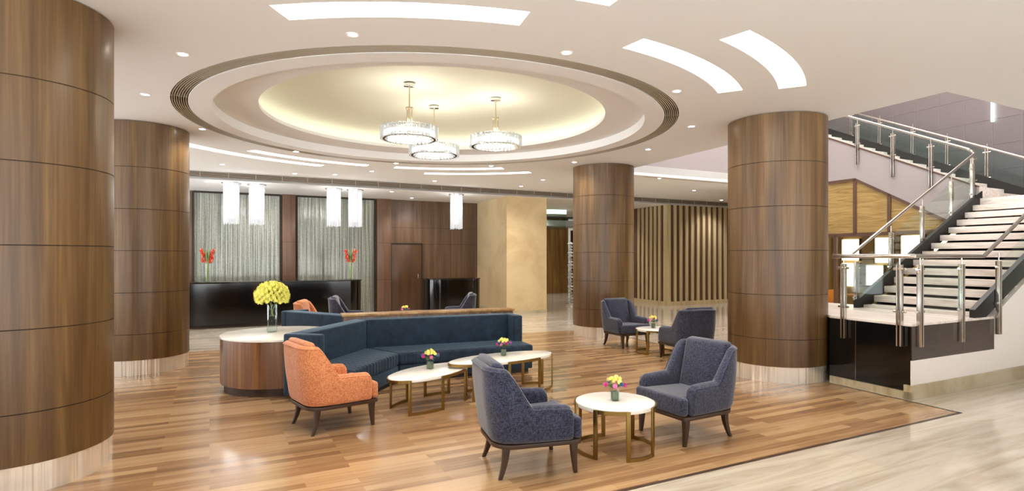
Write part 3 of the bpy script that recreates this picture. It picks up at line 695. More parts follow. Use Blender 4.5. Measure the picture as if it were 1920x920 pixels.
# platform edge, left face (V) and front face (U)
railing('glass railing on the left edge of the dark stone platform', lambda s: st(-.035, 2.6-s), [1.8, 2.5], lambda s: PZ, [z3(st(-.035, .96), 1.60), z3(st(-.035, 0.0), 1.60), z3(st(0.0, -.04), 1.60)], M['glass'], -.26, .66, .10, .66)
railing('glass railing on the front edge of the platform, its rail running up the near flight', lambda s: st(s, -.04), [0.12, 0.99], lambda s: PZ, [z3(st(0.0, -.04), 1.60), z3(st(1.50, -.04), 1.60), z3(st(4.8, -.04), 1.60+sl*3.3)], M['glass'], -.26, .66, .10, .66)
railing('glass railing climbing the near white side of the lower flight', lambda s: st(s, -.04), [1.86, 2.7, 3.55, 4.4], lambda s: 0.92+sl*(s-1.86), [z3(st(4.8, -.04), 1.60+sl*3.3), z3(st(4.9, -.04), 1.60+sl*3.35)], M['glass'], -.30, .62, .06, .60)
railing('glass railing on the far side of the lower flight in front of the bar', lambda s: st(s, 1.60), [1.42, 2.29, 3.15, 4.02, 4.68], lambda s: 0.90+sl*(s-A0), [z3(st(1.25, 1.60), 1.60), z3(st(4.75, 1.60), 3.38), z3(st(4.76, 1.68), 3.47), z3(st(4.76, 6.1), 3.47+us*4.42)], M['glass'], -.02, .66, .10, .62)
railing('glass railing on the white near side of the upper flight', lambda s: st(4.74, 1.56+s), [0.06, .76, 1.48, 2.23, 3.0, 3.75], lambda s: zt(s), [z3(st(4.74, 1.66), 3.46), z3(st(4.74, 1.70), 3.47)], M['glass'], -.34, .52, .06, .52)
railing('greenish glass railing along the wall side of the upper flight', lambda s: st(6.42, 1.56+s), [-1.5, -0.8, -0.1, .6, 1.33, 2.04, 2.79, 3.5], lambda s: LZ+.16+us*s, [z3(st(6.42, 0.0), LZ+.84-us*1.56), z3(st(6.42, 5.2), LZ+.84+us*3.64)], M['glass_green'], .0, .66, .06, .64)

# ------------------------------------------------------------------ armchairs
def make_chair(fab, label, group):
    t = thing('armchair', label, 'armchair', (0, 0, 0), 0, group)
    Wd, Xb, Rr, Xf = 0.325, -0.335, 0.17, 0.268
    path = []
    def sm(x): x = max(0, min(1, x)); return x*x*(3-2*x)
    n = 26
    for i in range(n+1): path.append((Xf+(Xb+Rr-Xf)*i/n, Wd, 0, 1))
    for i in range(1, 9):
        a = R(90+90*i/8); path.append((Xb+Rr+Rr*math.cos(a), Wd-Rr+Rr*math.sin(a), math.cos(a), math.sin(a)))
    for i in range(1, 5): path.append((Xb, (Wd-Rr)*(1-i/4), -1, 0))
    path += [(x, -y, nx, -ny) for x, y, nx, ny in path[:-1][::-1]]
    th = 0.085
    b = MB(); rows = None; vs = []; crest = []
    for x, y, nx, ny in path:
        arm = 0.525-0.010*sm((x-0.0)/0.3)-0.045*max(0, (x-0.215)/0.053)**2
        s = max(0, min(1, (-0.045-x)/0.155)); s = s*0.7+sm(s)*0.3
        h = arm+(0.812-arm)*s
        h -= 0.012*(abs(y)/Wd)**2*s
        leanw = sm((0.05-x)/0.38)
        t_ = th*(1-0.15*s)
        prof = []
        for k in range(9):
            z = 0.25+(h-t_/2-0.25)*k/8; bulge = 0.014*math.sin(math.pi*min(1, (z-0.25)/0.5))-0.012*(1-sm((z-0.235)/0.06))
            prof.append((bulge, z))
        for k in range(1, 6):
            a = math.pi*k/6; prof.append((-t_/2+t_/2*math.cos(a), h-t_/2+t_/2*math.sin(a)))
        for k in range(8):
            z = h-t_/2-(h-t_/2-0.27)*k/7; prof.append((-t_, z))
        for o, z in prof:
            lz = max(0, z-0.36); vs.append((x+nx*o-lz*0.13*leanw, y+ny*o+(0.02*ny*s*lz), z))
        crest.append(Vector((x+nx*0.002-max(0, h-.36-t_/2)*0.13*leanw, y+ny*0.004, h-t_/2+.012)))
    m = len(prof); N = len(path)
    fs = [(i*m+k, (i+1)*m+k, (i+1)*m+(k+1) % m, i*m+(k+1) % m) for i in range(N-1) for k in range(m)]
    fs += [tuple(range(m)), tuple((N-1)*m+k for k in range(m))[::-1]]
    b.add(vs, fs); shell = b.build('upholstered_shell', fab, t, smooth=True, sub=1)
    MB().tube(crest[1:-1], 0.005, 6).build('piping', fab, shell, smooth=True)
    # inner back pad
    b = MB(); b.hexa([(-.265, -.245, .36), (-.14, -.245, .36), (-.14, .245, .36), (-.265, .245, .36)], [(-.335, -.243, .838), (-.238, -.238, .824), (-.238, .238, .824), (-.335, .243, .838)])
    b.build('back_cushion', fab, t, bevel=.035, seg=4)
    b = MB(); b.prism([(-.26, -.236), (.272, -.238), (.276, -.298), (.350, -.292), (.350, .292), (.276, .298), (.272, .238), (-.26, .236)], .256, lambda i: .412 if 0 < i < 7 else .392)
    b.build('seat', fab, t, bevel=.03, seg=4)
    # wooden base frame following the shell
    pts = [(.335, .295), (.30, .309)]+[(p[0]+.0, p[1]) for p in [(Xb+Rr+(Rr-.016)*math.cos(R(a)), Wd-Rr+(Rr-.016)*math.sin(R(a))) for a in range(90, 181, 15)]]
    pts += [(x, -y) for x, y in pts[::-1]]
    MB().prism(pts, .222, .254).build('base_frame', M['leg_wood'], t, bevel=.004)
    for sx, sy, ex, ey in ((1, 1, .015, .0), (1, -1, .015, .0), (-1, 1, -.05, .02), (-1, -1, -.05, -.02)):
        x0 = .285 if sx > 0 else -.225; y0 = .265*sy if sx > 0 else .235*sy
        b = MB(); k = 6; sec = []
        for i in range(k+1):
            f = i/k; z = .224*(1-f); cx = x0+ex*f*f; cy = y0+ey*f*f; w = .026*(1-f)+.0135*f
            sec.append([(cx-w, cy-w, z), (cx+w, cy-w, z), (cx+w, cy+w, z), (cx-w, cy+w, z)])
        vs = [p for s in sec for p in s]; fs = [(i*4+j, i*4+(j+1) % 4, (i+1)*4+(j+1) % 4, (i+1)*4+j) for i in range(k) for j in range(4)]+[(0, 1, 2, 3), tuple(k*4+j for j in (3, 2, 1, 0))]
        b.add(vs, fs).build('leg', M['leg_wood'], t, bevel=.003)
    return t
def place(o, x, y, deg, label=None):
    o.location = (x, y, 0); o.rotation_euler = (0, 0, R(deg))
    if label: o['label'] = label
    return o
g1 = 'slate blue armchairs'; g2 = 'orange armchairs'
ch = make_chair(M['grey'], '', g1); place(ch, .108, 4.50, 16, 'slate blue armchair nearest the camera, seen from behind, left of the round table')
oc = make_chair(M['orange'], '', g2); place(oc, -1.72, 5.56, 39, 'large orange armchair in front of the navy sofa end')
for x, y, a, l in ((1.575, 5.28, 210, 'slate blue armchair facing the camera right of the front round table'),
                   (2.02, 10.45, -64, 'slate blue armchair beside the rear column, facing the far round table'),
                   (2.71, 9.06, 111, 'slate blue armchair with its back turned, left of the big right column'),
                   (-3.15, 11.35, 10, 'slate blue armchair behind the wood partition, left one facing right'),
                   (-1.15, 12.35, 187, 'slate blue armchair behind the wood partition, right one in front of the small desk')):
    place(copy_tree(ch), x, y, a, l)
place(copy_tree(oc), -3.40, 10.28, 5, 'small distant orange armchair behind the far navy sofa end')

# ------------------------------------------------------------------ tables with meander brass frames
def make_table(name, label, cat, cx, cy, a, bb, phi, H, legs, first_top=True, group=None):
    t = thing(name, label, cat, (cx, cy, 0), R(phi), group)
    th = 0.034
    def e(ang, k=0.0): c, s = math.cos(R(ang)), math.sin(R(ang)); return Vector(((a+k)*c, (bb+k)*s, 0))
    out = [P2(e(i*360/72)) for i in range(72)]
    MB().prism(out, H-th, H).build('tabletop', M['table_marble'], t, bevel=.005)
    w = .011
    def bar(a0, a1, z0, z1):
        if a1 < a0: a1 += 360
        n = max(4, int((a1-a0)/6)); o = [P2(e(a0+(a1-a0)*i/n, .014)) for i in range(n+1)]; i_ = [P2(e(a0+(a1-a0)*i/n, .002)) for i in range(n+1)]
        b = MB(); vs = []
        for p, q in zip(o, i_): vs += [(p[0], p[1], z0), (p[0], p[1], z1), (q[0], q[1], z1), (q[0], q[1], z0)]
        fs = [(k*4+j, (k+1)*4+j, (k+1)*4+(j+1) % 4, k*4+(j+1) % 4) for k in range(n) for j in range(4)]+[(0, 1, 2, 3), tuple(n*4+j for j in (3, 2, 1, 0))]
        b.add(vs, fs); return b
    for i, L in enumerate(legs):
        nx = legs[(i+1) % len(legs)]
        c = e(L, .008); tg = e(L+1)-e(L-1); an = math.atan2(tg.y, tg.x)
        MB().box((c.x, c.y, (H-.008)/2), (.034, .015, H-.008), an).build('leg', M['brass'], t, bevel=.0015)
        if (i % 2 == 0) == first_top: bar(L, nx, H-.036, H-.006).build('top_rail', M['brass'], t)
        else: bar(L, nx, .001, .029).build('bottom_rail', M['brass'], t)
    return t
make_table('side_table', 'round white marble table with brass frame between the front armchairs', 'side table', .857, 4.86, .325, .325, 0, .398,
           [-90-37+45*k for k in range(8)])
make_table('side_table', 'small round white marble table between the two distant right armchairs', 'side table', 2.39, 9.72, .32, .32, 0, .398,
           [-90-37+45*k for k in range(8)])
make_table('coffee_table', 'smaller lower oval white marble coffee table, left of the overlapping pair', 'coffee table', -.89, 6.33, .565, .28, 57, .362,
           [130, 213, 258, 303, 345, 390, 427, 455])
make_table('coffee_table', 'longer higher oval white marble coffee table, right of the overlapping pair', 'coffee table', -.11, 6.86, .70, .28, 35, .418,
           [120, 223, 262, 300, 340, 380, 410, 445])
make_table('side_table', 'low white marble table behind the wood partition, mostly hidden', 'side table', -2.15, 11.75, .32, .32, 20, .398,
           [-90-37+45*k for k in range(8)])

# ------------------------------------------------------------------ angled navy sofas back to back
O = Vector((-1.185, 8.56, 0)); EA = math.atan2(.375, .927)
def isect(p, d, q, e):
    den = d[0]*e[1]-d[1]*e[0]; s = ((q[0]-p[0])*e[1]-(q[1]-p[1])*e[0])/den; return (p[0]+d[0]*s, p[1]+d[1]*s)
def make_sofa(sy, label, group):
    t = thing('sofa', label, 'sofa', (O.x, O.y, 0), EA, group)
    d2 = Vector((-.585, -.811)).normalized(); nin = Vector((.811, -.585)).normalized()    # wing direction, inward normal
    Pi = Vector((-.978, -.370)); L = 1.38; bt = .225; sd = .615
    def ln(off): return (Pi+nin*off)
    def q(p): return (p[0], p[1]*sy)
    # long back / wing back, mitred
    oc_ = Vector(isect((0, -.145), (1, 0), ln(-bt), d2)); xr = 1.07
    ic = Pi
    bk1 = [q(ic), q((xr, ic.y)), q((xr, -.145)), q(oc_)]
    we_i = Pi+d2*L; we_o = Pi-nin*bt+d2*L
    bk2 = [q(ic), q(oc_), q(we_o), q(we_i)]
    H = .742
    MB().prism(bk1, .06, H).build('backrest', M['velvet'], t, bevel=.018, seg=3)
    MB().prism(bk2, .06, H-.0005).build('backrest', M['velvet'], t, bevel=.018, seg=3)
    # short returns at both ends (arms)
    MB().prism([q((xr, -.145)), q((xr+.13, -.145)), q((xr+.13, -.60)), q((xr, -.60))], .06, H).build('arm', M['velvet'], t, bevel=.02, seg=3)
    e0 = we_o; e1 = we_i+nin*.22
    MB().prism([q(e0), q(e1), q(e1+d2*.12), q(e0+d2*.12)], .06, H).build('arm', M['velvet'], t, bevel=.02, seg=3)
    # seats, mitred at the corner
    fc = Vector(isect((0, Pi.y-sd), (1, 0), ln(sd), d2))
    s1 = [q(ic), q((xr-.0, ic.y)), q((xr+.13, -.605)), q((xr+.13, Pi.y-sd)), q(fc)]
    s2 = [q(ic), q(fc), q(Pi+nin*sd+d2*(L+.10)), q(Pi+nin*.22+d2*(L+.10)), q(Pi+nin*.21+d2*L), q(Pi+d2*L)]
    for s in (s1, s2):
        MB().prism(s, .215, .375).build('seat_cushion', M['tufted'], t, bevel=.035, seg=4)
    def inset(poly, k):
        c = Vector((sum(p[0] for p in poly)/len(poly), sum(p[1] for p in poly)/len(poly)))
        return [tuple(c+(Vector(p)-c)*k) for p in poly]
    for s in (s1, s2): MB().prism(inset(s, .985), .05, .214).build('base', M['velvet'], t, bevel=.01)
    for s in (s1, s2): MB().prism(inset(s, .92), 0, .05).build('plinth', M['black'], t)
    return t
make_sofa(1, 'navy velvet angled sofa facing the camera with tufted seat', 'navy angled sofas')
make_sofa(-1, 'navy velvet angled sofa facing away, only its left wing seen behind the marble drum table', 'navy angled sofas')
pt = thing('wood_partition', 'low walnut partition with flat top between the back to back navy sofas', 'partition', (O.x, O.y, 0), EA)
MB().box((0, 0, .385), (2.50, .23, .77)).build('body', M['drum_wood'], pt, bevel=.003)
MB().box((0, 0, .786), (2.54, .27, .032)).build('top', M['top_wood'], pt, bevel=.004)

# marble topped drum nested between the sofa wings
dcx, dcy, drr = -2.88, 7.26, .68
def clip(poly, p, n):   # keep side where (x-p).n <= 0
    out_ = []
    for i in range(len(poly)):
        a, b_ = Vector(poly[i]), Vector(poly[(i+1) % len(poly)]); da, db_ = (a-p).dot(n), (b_-p).dot(n)
        if da <= 0: out_.append(tuple(a))
        if da*db_ < 0: out_.append(tuple(a+(b_-a)*(da/(da-db_))))
    return out_
def to_w(x, y): return Vector((O.x+x*math.cos(EA)-y*math.sin(EA), O.y+x*math.sin(EA)+y*math.cos(EA)))
d2 = Vector((-.585, -.811)).normalized(); nin = Vector((.811, -.585)).normalized(); Pi = Vector((-.978, -.370))
pw_ = to_w(*(Pi-nin*.225)); pn = to_w(*(Pi-nin*.225+nin))-pw_
Pi2 = Vector((-.978, .370)); nin2 = Vector((.811, .585)).normalized(); pw2 = to_w(*(Pi2-nin2*.225)); pn2 = to_w(*(Pi2-nin2*.225+nin2))-pw2
def drum_poly(r, gap):
    p = [(dcx+r*math.cos(2*math.pi*i/96), dcy+r*math.sin(2*math.pi*i/96)) for i in range(96)]
    p = clip(p, pw_-pn*gap, pn); p = clip(p, pw2-pn2*gap, pn2); return [(x-dcx, y-dcy) for x, y in p]
dt = thing('drum_table', 'round walnut drum table with white marble top against the navy sofa wing', 'drum table', (dcx, dcy, 0))
MB().prism(drum_poly(drr-.05, .05), 0, .095).build('plinth', M['leg_wood'], dt)
MB().prism(drum_poly(drr-.008, .02), .095, .625).build('body', M['drum_wood'], dt, smooth=True)
MB().prism(drum_poly(drr, .012), .625, .652).build('tabletop', M['table_marble'], dt, bevel=.004)

# ------------------------------------------------------------------ flowers
def petal_ball(r, npet=46, seed=1):
    rr = random.Random(seed); b = MB(); b.sphere((0, 0, 0), r*.55, 6)
    for i in range(npet):
        z = 1-1.75*(i+.5)/npet; a = i*2.39996; rad = math.sqrt(max(0, 1-z*z)); d = Vector((rad*math.cos(a), rad*math.sin(a), z))
        s = d.cross(Vector((.3, .2, 1))).normalized(); u_ = d.cross(s); w = r*.20
        c0 = d*r*.45; c1 = d*r*(.9+.15*rr.random())+u_*r*.1
        b.add([c0-s*w*.5, c0+s*w*.5, c1+s*w, c1-s*w], [(0, 1, 2, 3)])
    me_o = b.build('bloom', M['yellow']); me = me_o.data; bpy.data.objects.remove(me_o); return me
pom = {}
def bloom(parent, loc, r, m, name='bloom', seed=1):
    key = (m.name,)
    if key not in pom: me = petal_ball(1.0, 46, seed); me.materials.clear(); me.materials.append(m); pom[key] = me
    o = bpy.data.objects.new(name, pom[key]); C.objects.link(o); o.parent = parent; o.location = loc; o.scale = (r, r, r)
    o.rotation_euler = (rnd.uniform(-.4, .4), rnd.uniform(-.4, .4), rnd.uniform(0, 6)); return o
fv = thing('flower_vase', 'dome bouquet of yellow chrysanthemums in a glass cylinder on the marble drum', 'vase of flowers', (-3.0, 7.30, .652))
MB().lathe([(.0001, .0), (.062, .0), (.062, .34), (.058, .34), (.058, .012), (.0001, .012)], 32).build('vase', M['vase_glass'], fv, smooth=True)
MB().cyl((0, 0, .012), .056, .19, 32).build('water', M['water'], fv)
b = MB()
for i in range(5):
    a = i*1.3; b.tube([(.02*math.cos(a), .02*math.sin(a), .20), (.015*math.cos(a+2), .015*math.sin(a+2), .28), (.09*math.cos(a+2.4), .09*math.sin(a+2.4), .42)], .0025, 6)
b.build('stem', M['stem'], fv)
MB().sphere((0, 0, .47), .145, 10, (1, 1, .62)).build('foliage', M['leaf'], fv, smooth=True)
nb = 98
for i in range(nb):
    zz = 1-1.55*(i+.5)/nb; a = i*2.39996; rad = math.sqrt(max(0, 1-zz*zz))
    wd = .182*(rad if zz > 0 else max(rad, .93)); bloom(fv, (wd*math.cos(a), wd*math.sin(a), .455+(.155 if zz > 0 else .13)*zz), .038*rnd.uniform(.9, 1.1), M['yellow'])

def bouquet(x, y, z, lab, seed, h=.10):
    rr = random.Random(seed); t = thing('small_bouquet', lab, 'vase of flowers', (x, y, z), rr.random(), 'small mixed bouquets on the tables'); t.scale = (1.22, 1.22, 1.22)
    b = MB(); s = .027; b.hexa([(-s, -s, 0), (s, -s, 0), (s, s, 0), (-s, s, 0)], [(-s, -s, .085), (s, -s, .085), (s, s, .085), (-s, s, .085)])
    b.build('vase', M['vase_glass'], t, bevel=.003)
    MB().box((0, 0, .035), (.046, .046, .06)).build('foliage', M['darkleaf'], t, bevel=.008)
    b = MB()
    for i in range(12):
        a = i*2.4; l = .05+.02*rr.random(); p = Vector((l*math.cos(a), l*math.sin(a), .095+.02*rr.random())); q = Vector((-math.sin(a), math.cos(a), 0))*.012
        b.add([Vector((0, 0, .08)), p*.6+q+Vector((0, 0, .04)), p, p*.6-q+Vector((0, 0, .04))], [(0, 1, 2, 3)])
    b.build('leaf', M['leaf'], t)
    for i in range(11):
        a = i*2.4; rad = .048*math.sqrt((i+.5)/11); bloom(t, (rad*math.cos(a), rad*math.sin(a), .165-.5*rad+rr.uniform(-.008, .012)), .016, M['yellow'] if i % 3 else M['cream'])
    for i in range(7):
        a = i*.9+rr.random(); rad = .062+.012*rr.random(); bloom(t, (rad*math.cos(a), rad*math.sin(a), .105+.02*rr.random()), .017, (M['magenta'], M['pink'], M['blue'])[i % 3], 'orchid')
    return t
bouquet(.857, 4.87, .398, 'small yellow and pink bouquet on the front round table', 1)
bouquet(-.90, 6.42, .362, 'small yellow, blue and pink bouquet on the lower left oval coffee table', 2)
bouquet(-.10, 6.93, .418, 'small yellow and pink bouquet on the longer right oval coffee table', 3)
bouquet(2.36, 9.76, .398, 'small pale yellow bouquet on the distant round table', 4)
bouquet(-2.15, 11.75, .398, 'tiny pale bouquet peeking over the wood partition', 5)

# ------------------------------------------------------------------ reception desks
def desk(name_lab, p0, p1, depth, H, left_round, right_round):
    """front face from p0 to p1 (plan), curved corners"""
    p0 = Vector((*p0, 0)); p1 = Vector((*p1, 0)); d = (p1-p0).normalized(); n = Vector((-d.y, d.x, 0)); L = (p1-p0).length
    t = thing('reception_desk', name_lab, 'reception desk', (p0.x, p0.y, 0), math.atan2(d.y, d.x))
    def outline(g):
        pts = []; r = .32
        if left_round: pts += [(r-(r+g)*math.cos(R(a)), r-(r+g)*math.sin(R(a))) for a in range(0, 91, 10)]
        else: pts += [(-g, -g)]
        if right_round: pts += [(L-r+(r+g)*math.sin(R(a)), r-(r+g)*math.cos(R(a))) for a in range(0, 91, 10)]
        else: pts += [(L+g, -g)]
        pts += [(L+g, depth+g), (-g, depth+g)]; return pts
    MB().prism(outline(-.03), 0, .07).build('plinth', M['groove'], t)
    MB().prism(outline(0), .07, H-.03).build('body', M['black_glass'], t, smooth=True)
    MB().prism(outline(.02), H-.03, H).build('countertop', M['black_glass'], t, bevel=.004)
    b = MB(); b.box((L+.002, depth*.5, H/2), (.012, .03, H-.14)); b.build('edge_strip', M['steel'], t)
    return t
DU = Vector((.888, .46, 0))
pA = Vector((-6.98, 12.71, 0)); 
desk('long glossy black reception desk in front of the silver glass panels', P2(pA-DU*1.6), P2(pA+DU*3.73), .75, 1.02, False, True)
desk('short glossy black reception desk in front of the wood wall by the beige block', (-2.10, 14.86), (-.76, 15.50), .65, 1.02, True, True)

def tall_vase(x, y, z, lab, seed):
    rr = random.Random(seed); t = thing('tall_flower_vase', lab, 'vase of flowers', (x, y, z), 0, 'tall vases on the long desk')
    MB().lathe([(.0001, 0), (.035, 0), (.045, .45), (.041, .45), (.031, .012), (.0001, .012)], 20).build('vase', M['vase_glass'], t, smooth=True)
    b = MB()
    for i in range(7):
        a = i*.9; b.tube([(.018*math.cos(a), .018*math.sin(a), .02), (.022*math.cos(a+.5), .022*math.sin(a+.5), .40), (.05*math.cos(a), .03*math.sin(a), .62+.16*rr.random())], .010, 6, .004)
    b.build('stem', M['stem'], t)
    b = MB()
    for i in range(6):
        a = i*1.05; p = Vector((.03*math.cos(a), .03*math.sin(a), .40)); q = p+Vector((.04*math.cos(a), .03*math.sin(a), .34)); s = Vector((-math.sin(a), math.cos(a), 0))*.014
        b.add([p, (p+q)/2+s, q, (p+q)/2-s], [(0, 1, 2, 3)])
    b.build('leaf', M['leaf'], t)
    for sgn in (-1, 1):
        for i in range(22):
            f = i/21; w_ = sgn*(.055+.075*f)+rr.uniform(-.035, .035); q_ = rr.uniform(-.03, .03)
            o = bloom(t, (w_*DU.x-q_*DU.y, w_*DU.y+q_*DU.x, .44+.29*f), .03, M['red'] if i % 3 else M['salmon']); sc_k = rr.uniform(.020, .032); o.scale = (sc_k, sc_k, sc_k*1.3)
    return t
pv = pA+DU*.28+Vector((-.36, .9, 0))*.30
tall_vase(pv.x, pv.y, 1.02, 'tall glass vase of coral red flowers at the left end of the long desk', 1)
pv = pA+DU*3.45+Vector((-.36, .9, 0))*.32
tall_vase(pv.x, pv.y, 1.02, 'tall glass vase of coral red flowers at the right end of the long desk', 2)

# ------------------------------------------------------------------ crystal lamps
def rod_pendant(x, y, lab, first=[None]):
    if first[0] is None:
        t = thing('rod_pendant', '', 'pendant light', (0, 0, 0), 0, 'glass rod pendants over the reception')
        MB().cyl((0, 0, -.022), .21, .022, 32).build('ceiling_plate', M['chrome'], t, bevel=.004)
        rm = None
        rr = random.Random(3); k = 0
        for ring, nn in ((.155, 20), (.11, 12)):
            for i in range(nn):
                a = 2*math.pi*i/nn; l = .90+rr.uniform(-.03, .03)
                if rm is None: o = MB().cyl((0, 0, -1.0), .0125, 1.0, 8).build('glass_rod', M['rod'], t, smooth=True); rm = o.data
                else: o = bpy.data.objects.new('glass_rod', rm); C.objects.link(o); o.parent = t
                o.location = (ring*math.cos(a), ring*math.sin(a), -.022); o.scale = (1, 1, l)
        MB().cyl((0, 0, -.80), .05, .77, 16).build('lamp_core', M['led_soft'], t)
        ld = bpy.data.lights.new('pendant_glow', 'POINT'); ld.energy = 17; ld.color = (1, .97, .97); ld.shadow_soft_size = .15
        lo_ = bpy.data.objects.new('pendant_glow', ld); C.objects.link(lo_); lo_.parent = t; lo_.location = (0, 0, -.35)
        first[0] = t
    else: t = copy_tree(first[0])
    t.location = (x, y, LOWC); t['label'] = lab
    return t
for x, y, l in ((-6.33, 13.17, 'glass rod pendant over the long desk, leftmost of five'), (-5.90, 13.50, 'glass rod pendant over the long desk, second from the left'),
                (-4.37, 14.32, 'glass rod pendant over the long desk, third from the left'), (-3.91, 14.56, 'glass rod pendant over the long desk, right of the four'),
                (-1.49, 15.65, 'single glass rod pendant over the short desk')): rod_pendant(x, y, l)

def chandelier(x, y, zc, ztop, r, lab):
    t = thing('crystal_chandelier', lab, 'chandelier', (x, y, zc), 0, 'round crystal chandeliers under the dome')
    L = ztop-zc
    MB().cyl((0, 0, L-.035), .075, .035, 24).build('ceiling_canopy', M['chrome'], t, bevel=.003)
    MB().cyl((0, 0, .12), .008, L-.15, 10).build('rod', M['champagne'], t)
    b = MB()
    for k in range(3):
        a = k*2.094+.5; b.tube([(.035*math.cos(a), .035*math.sin(a), .06), (.035*math.cos(a), .035*math.sin(a), .34)], .010, 8)
    b.cyl((0, 0, .335), .05, .02, 16); b.build('stem_cage', M['champagne'], t)
    b = MB()
    for k in range(3):
        a = k*2.094; b.tube([(.02*math.cos(a), .02*math.sin(a), .07), ((r-.05)*math.cos(a), (r-.05)*math.sin(a), .07)], .006, 6)
    b.lathe([(r-.055, .062), (r-.015, .062), (r-.015, .078), (r-.055, .078)], 48, closed=True)
    b.lathe([(r-.055, -.074), (r-.02, -.074), (r-.02, -.064), (r-.055, -.064)], 48, closed=True); b.build('ring_frame', M['chrome'], t)
    MB().lathe([(r-.048, -.020), (r-.036, -.020), (r-.036, .024), (r-.048, .024)], 48, closed=True).build('lamp_ring', M['led_soft'], t)
    me = None; n = 40
    for ring, z0, z1 in ((r-.003, -.075, .085), (r-.075, -.085, .06)):
        me = None; nn = n if ring > r-.05 else 30
        for i in range(nn):
            a = 2*math.pi*i/nn
            if me is None:
                o = MB().prism([(-.008, -.017), (.008, -.017), (.014, 0), (.008, .017), (-.008, .017)], z0, z1).build('crystal', M['crystal'], t); me = o.data
            else: o = bpy.data.objects.new('crystal', me); C.objects.link(o); o.parent = t
            o.location = (ring*math.cos(a), ring*math.sin(a), 0); o.rotation_euler = (0, 0, a)
    ld = bpy.data.lights.new('chandelier_glow', 'POINT'); ld.energy = 9; ld.color = (1, .92, .80); ld.shadow_soft_size = .20
    lo_ = bpy.data.objects.new('chandelier_glow', ld); C.objects.link(lo_); lo_.parent = t; lo_.location = (0, 0, .16)
    return t
chandelier(-1.37, 7.80, 3.23, 3.895, .375, 'round crystal ring chandelier, largest and leftmost of the three')
chandelier(-1.20, 9.00, 3.22, 3.905, .375, 'round crystal ring chandelier, lowest and middle of the three')
chandelier(-.24, 8.55, 3.27, 3.905, .375, 'round crystal ring chandelier, rightmost of the three')

# ------------------------------------------------------------------ recessed downlights
DL = [(-2.97, 5.27, 'between the huge left column and the ring grille'), (-1.31, 4.80, 'under the long slot at the near rim of the ring'),
      (.49, 5.23, 'right of the long slot at the near rim of the ring'), (1.82, 6.45, 'between the ring grille and the nearer right slot'),
      (2.52, 8.20, 'right of the widest point of the ring grille'), (2.32, 9.96, 'behind the ring to its right, near the opening'),
      (-4.13, 6.58, 'right of the huge left column, left of the ring'), (-4.44, 8.37, 'beside the left rear column top'),
      (1.21, 11.32, 'just left of the rear column top'), (-3.76, 10.17, 'between the two thin left slots and the ring'),
      (-3.01, 12.53, 'right of the end of the thin left slot'), (-2.27, 11.45, 'at the far rim of the ring, left end of the rear slots'),
      (-.42, 11.79, 'at the far rim of the ring, above the rear slots'), (-5.75, 11.59, 'left above the straight grille near the left rear column'),
      (-4.78, 12.86, 'above the straight grille, left of the pair over the desk'), (-3.95, 13.03, 'above the straight grille, right of the pair over the desk'),
      (-1.87, 14.13, 'above the straight grille over the wood door'), (.24, 15.21, 'above the straight grille in front of the beige block'),
      (.74, 13.94, 'left of the rear column, above the beige block'), (3.45, 13.65, 'at the start of the thin line behind the opening'),
      (5.05, 16.20, 'above the slatted wall, middle'), (6.8, 18.98, 'above the slatted wall near the right column'),
      (-5.2, 3.2, ''), (-1.6, 2.2, ''), (1.6, 2.4, ''), (4.4, 3.6, ''), (-3.4, 0.2, ''), (0, -.6, ''), (3.4, .6, ''), (6.4, 1.8, ''), (6.6, 4.9, ''), (9, 4, ''), (9.5, 8, ''), (-7.2, 6.4, ''), (-8, 2.5, ''), (-8.2, 9.4, '')]  # blank labels: lamps added out of view to brighten the room
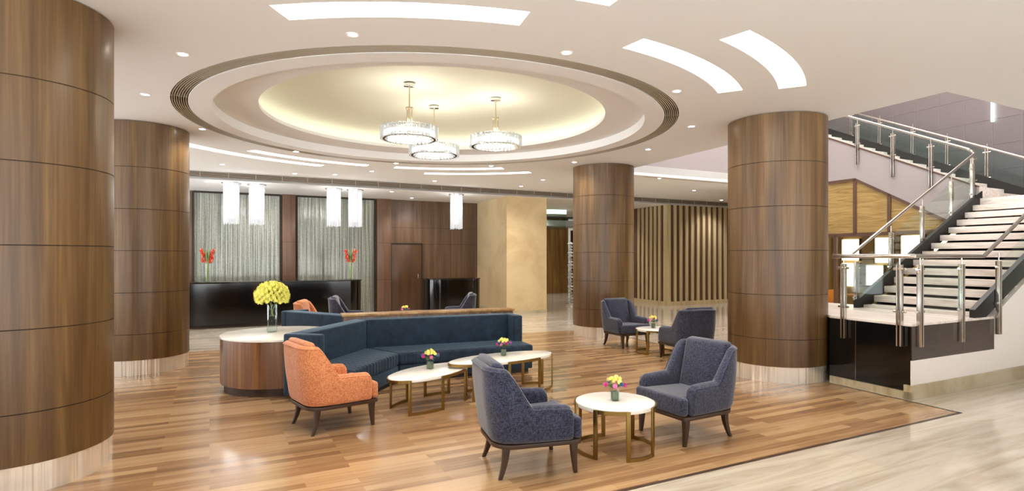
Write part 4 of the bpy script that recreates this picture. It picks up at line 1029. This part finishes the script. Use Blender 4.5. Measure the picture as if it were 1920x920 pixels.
DLL = [(-6.78, 12.98, 'left end of the lower ceiling over the reception'), (-2.86, 16.68, 'lower ceiling close to the wood wall over the door'),
       (-6.30, 14.78, 'lower ceiling close to the left silver glass panel'), (-3.09, 15.02, 'lower ceiling above the right end of the long desk'),
       (2.02, 18.5, ''), (3.2, 20.5, ''), (8.4, 17.5, ''), (9.5, 19.5, ''), (1.2, 24.0, ''), (1.0, 22.5, ''), (-8.0, 13.6, '')]  # blank labels: unseen lamps added to brighten the far hall and reception
proto = None
for i, (x, y, lab) in enumerate(DL+DLL):
    z = CEIL if i < len(DL) else LOWC
    if proto is None:
        proto = thing('downlight', '', 'downlight', (0, 0, 0), 0, 'recessed ceiling downlights')
        MB().lathe([(.040, -.002), (.056, -.004), (.056, .0), (.040, .0)], 24, closed=True).build('trim_ring', M['white'], proto)
        MB().lathe([(.0001, -.001), (.040, -.001)], 24).build('lamp', M['bulb'], proto)
        ld = bpy.data.lights.new('downlight_beam', 'SPOT'); ld.energy = P_SPOT; ld.color = WARM; ld.spot_size = R(130); ld.spot_blend = .9; ld.shadow_soft_size = .05; strong = ld.copy(); strong.energy = 2.0*P_SPOT
        lo_ = bpy.data.objects.new('downlight_beam', ld); C.objects.link(lo_); lo_.parent = proto; lo_.location = (0, 0, -.02)
        o = proto
    else: o = copy_tree(proto)
    o.location = (x, y, z)
    if i >= len(DL) or 17 <= i <= 21:
        for q_ in bpy.data.objects:
            if q_.parent == o and q_.type == 'LIGHT': q_.data = strong
    o['label'] = 'small round downlight '+lab if lab else 'small round downlight added for extra light, out of sight of the picture'
# upper storey lamps above the void and lamps in the bar
for i, (x, y, z, e, sz, c) in enumerate(((7.0, 10.2, 7.5, 115, 2.4, (1, .93, .90)), (5.6, 12.2, 7.5, 110, 2.0, (1, .93, .90)), (9.3, 12.2, 2.28, 50, .8, (1, .82, .55)))):
    t = thing('ceiling_panel_light', ('large square ceiling panel light of the upper storey above the stair', 'square ceiling panel light of the upper storey above the void', 'ceiling panel light inside the bar')[i], 'ceiling light', (x, y, z))
    MB().box((0, 0, .03), (sz, sz, .05)).build('housing', M['white'], t)
    ld = bpy.data.lights.new('panel_light', 'AREA'); ld.energy = e; ld.color = c; ld.size = sz
    lo_ = bpy.data.objects.new('panel_light', ld); C.objects.link(lo_); lo_.parent = t; lo_.location = (0, 0, 0)
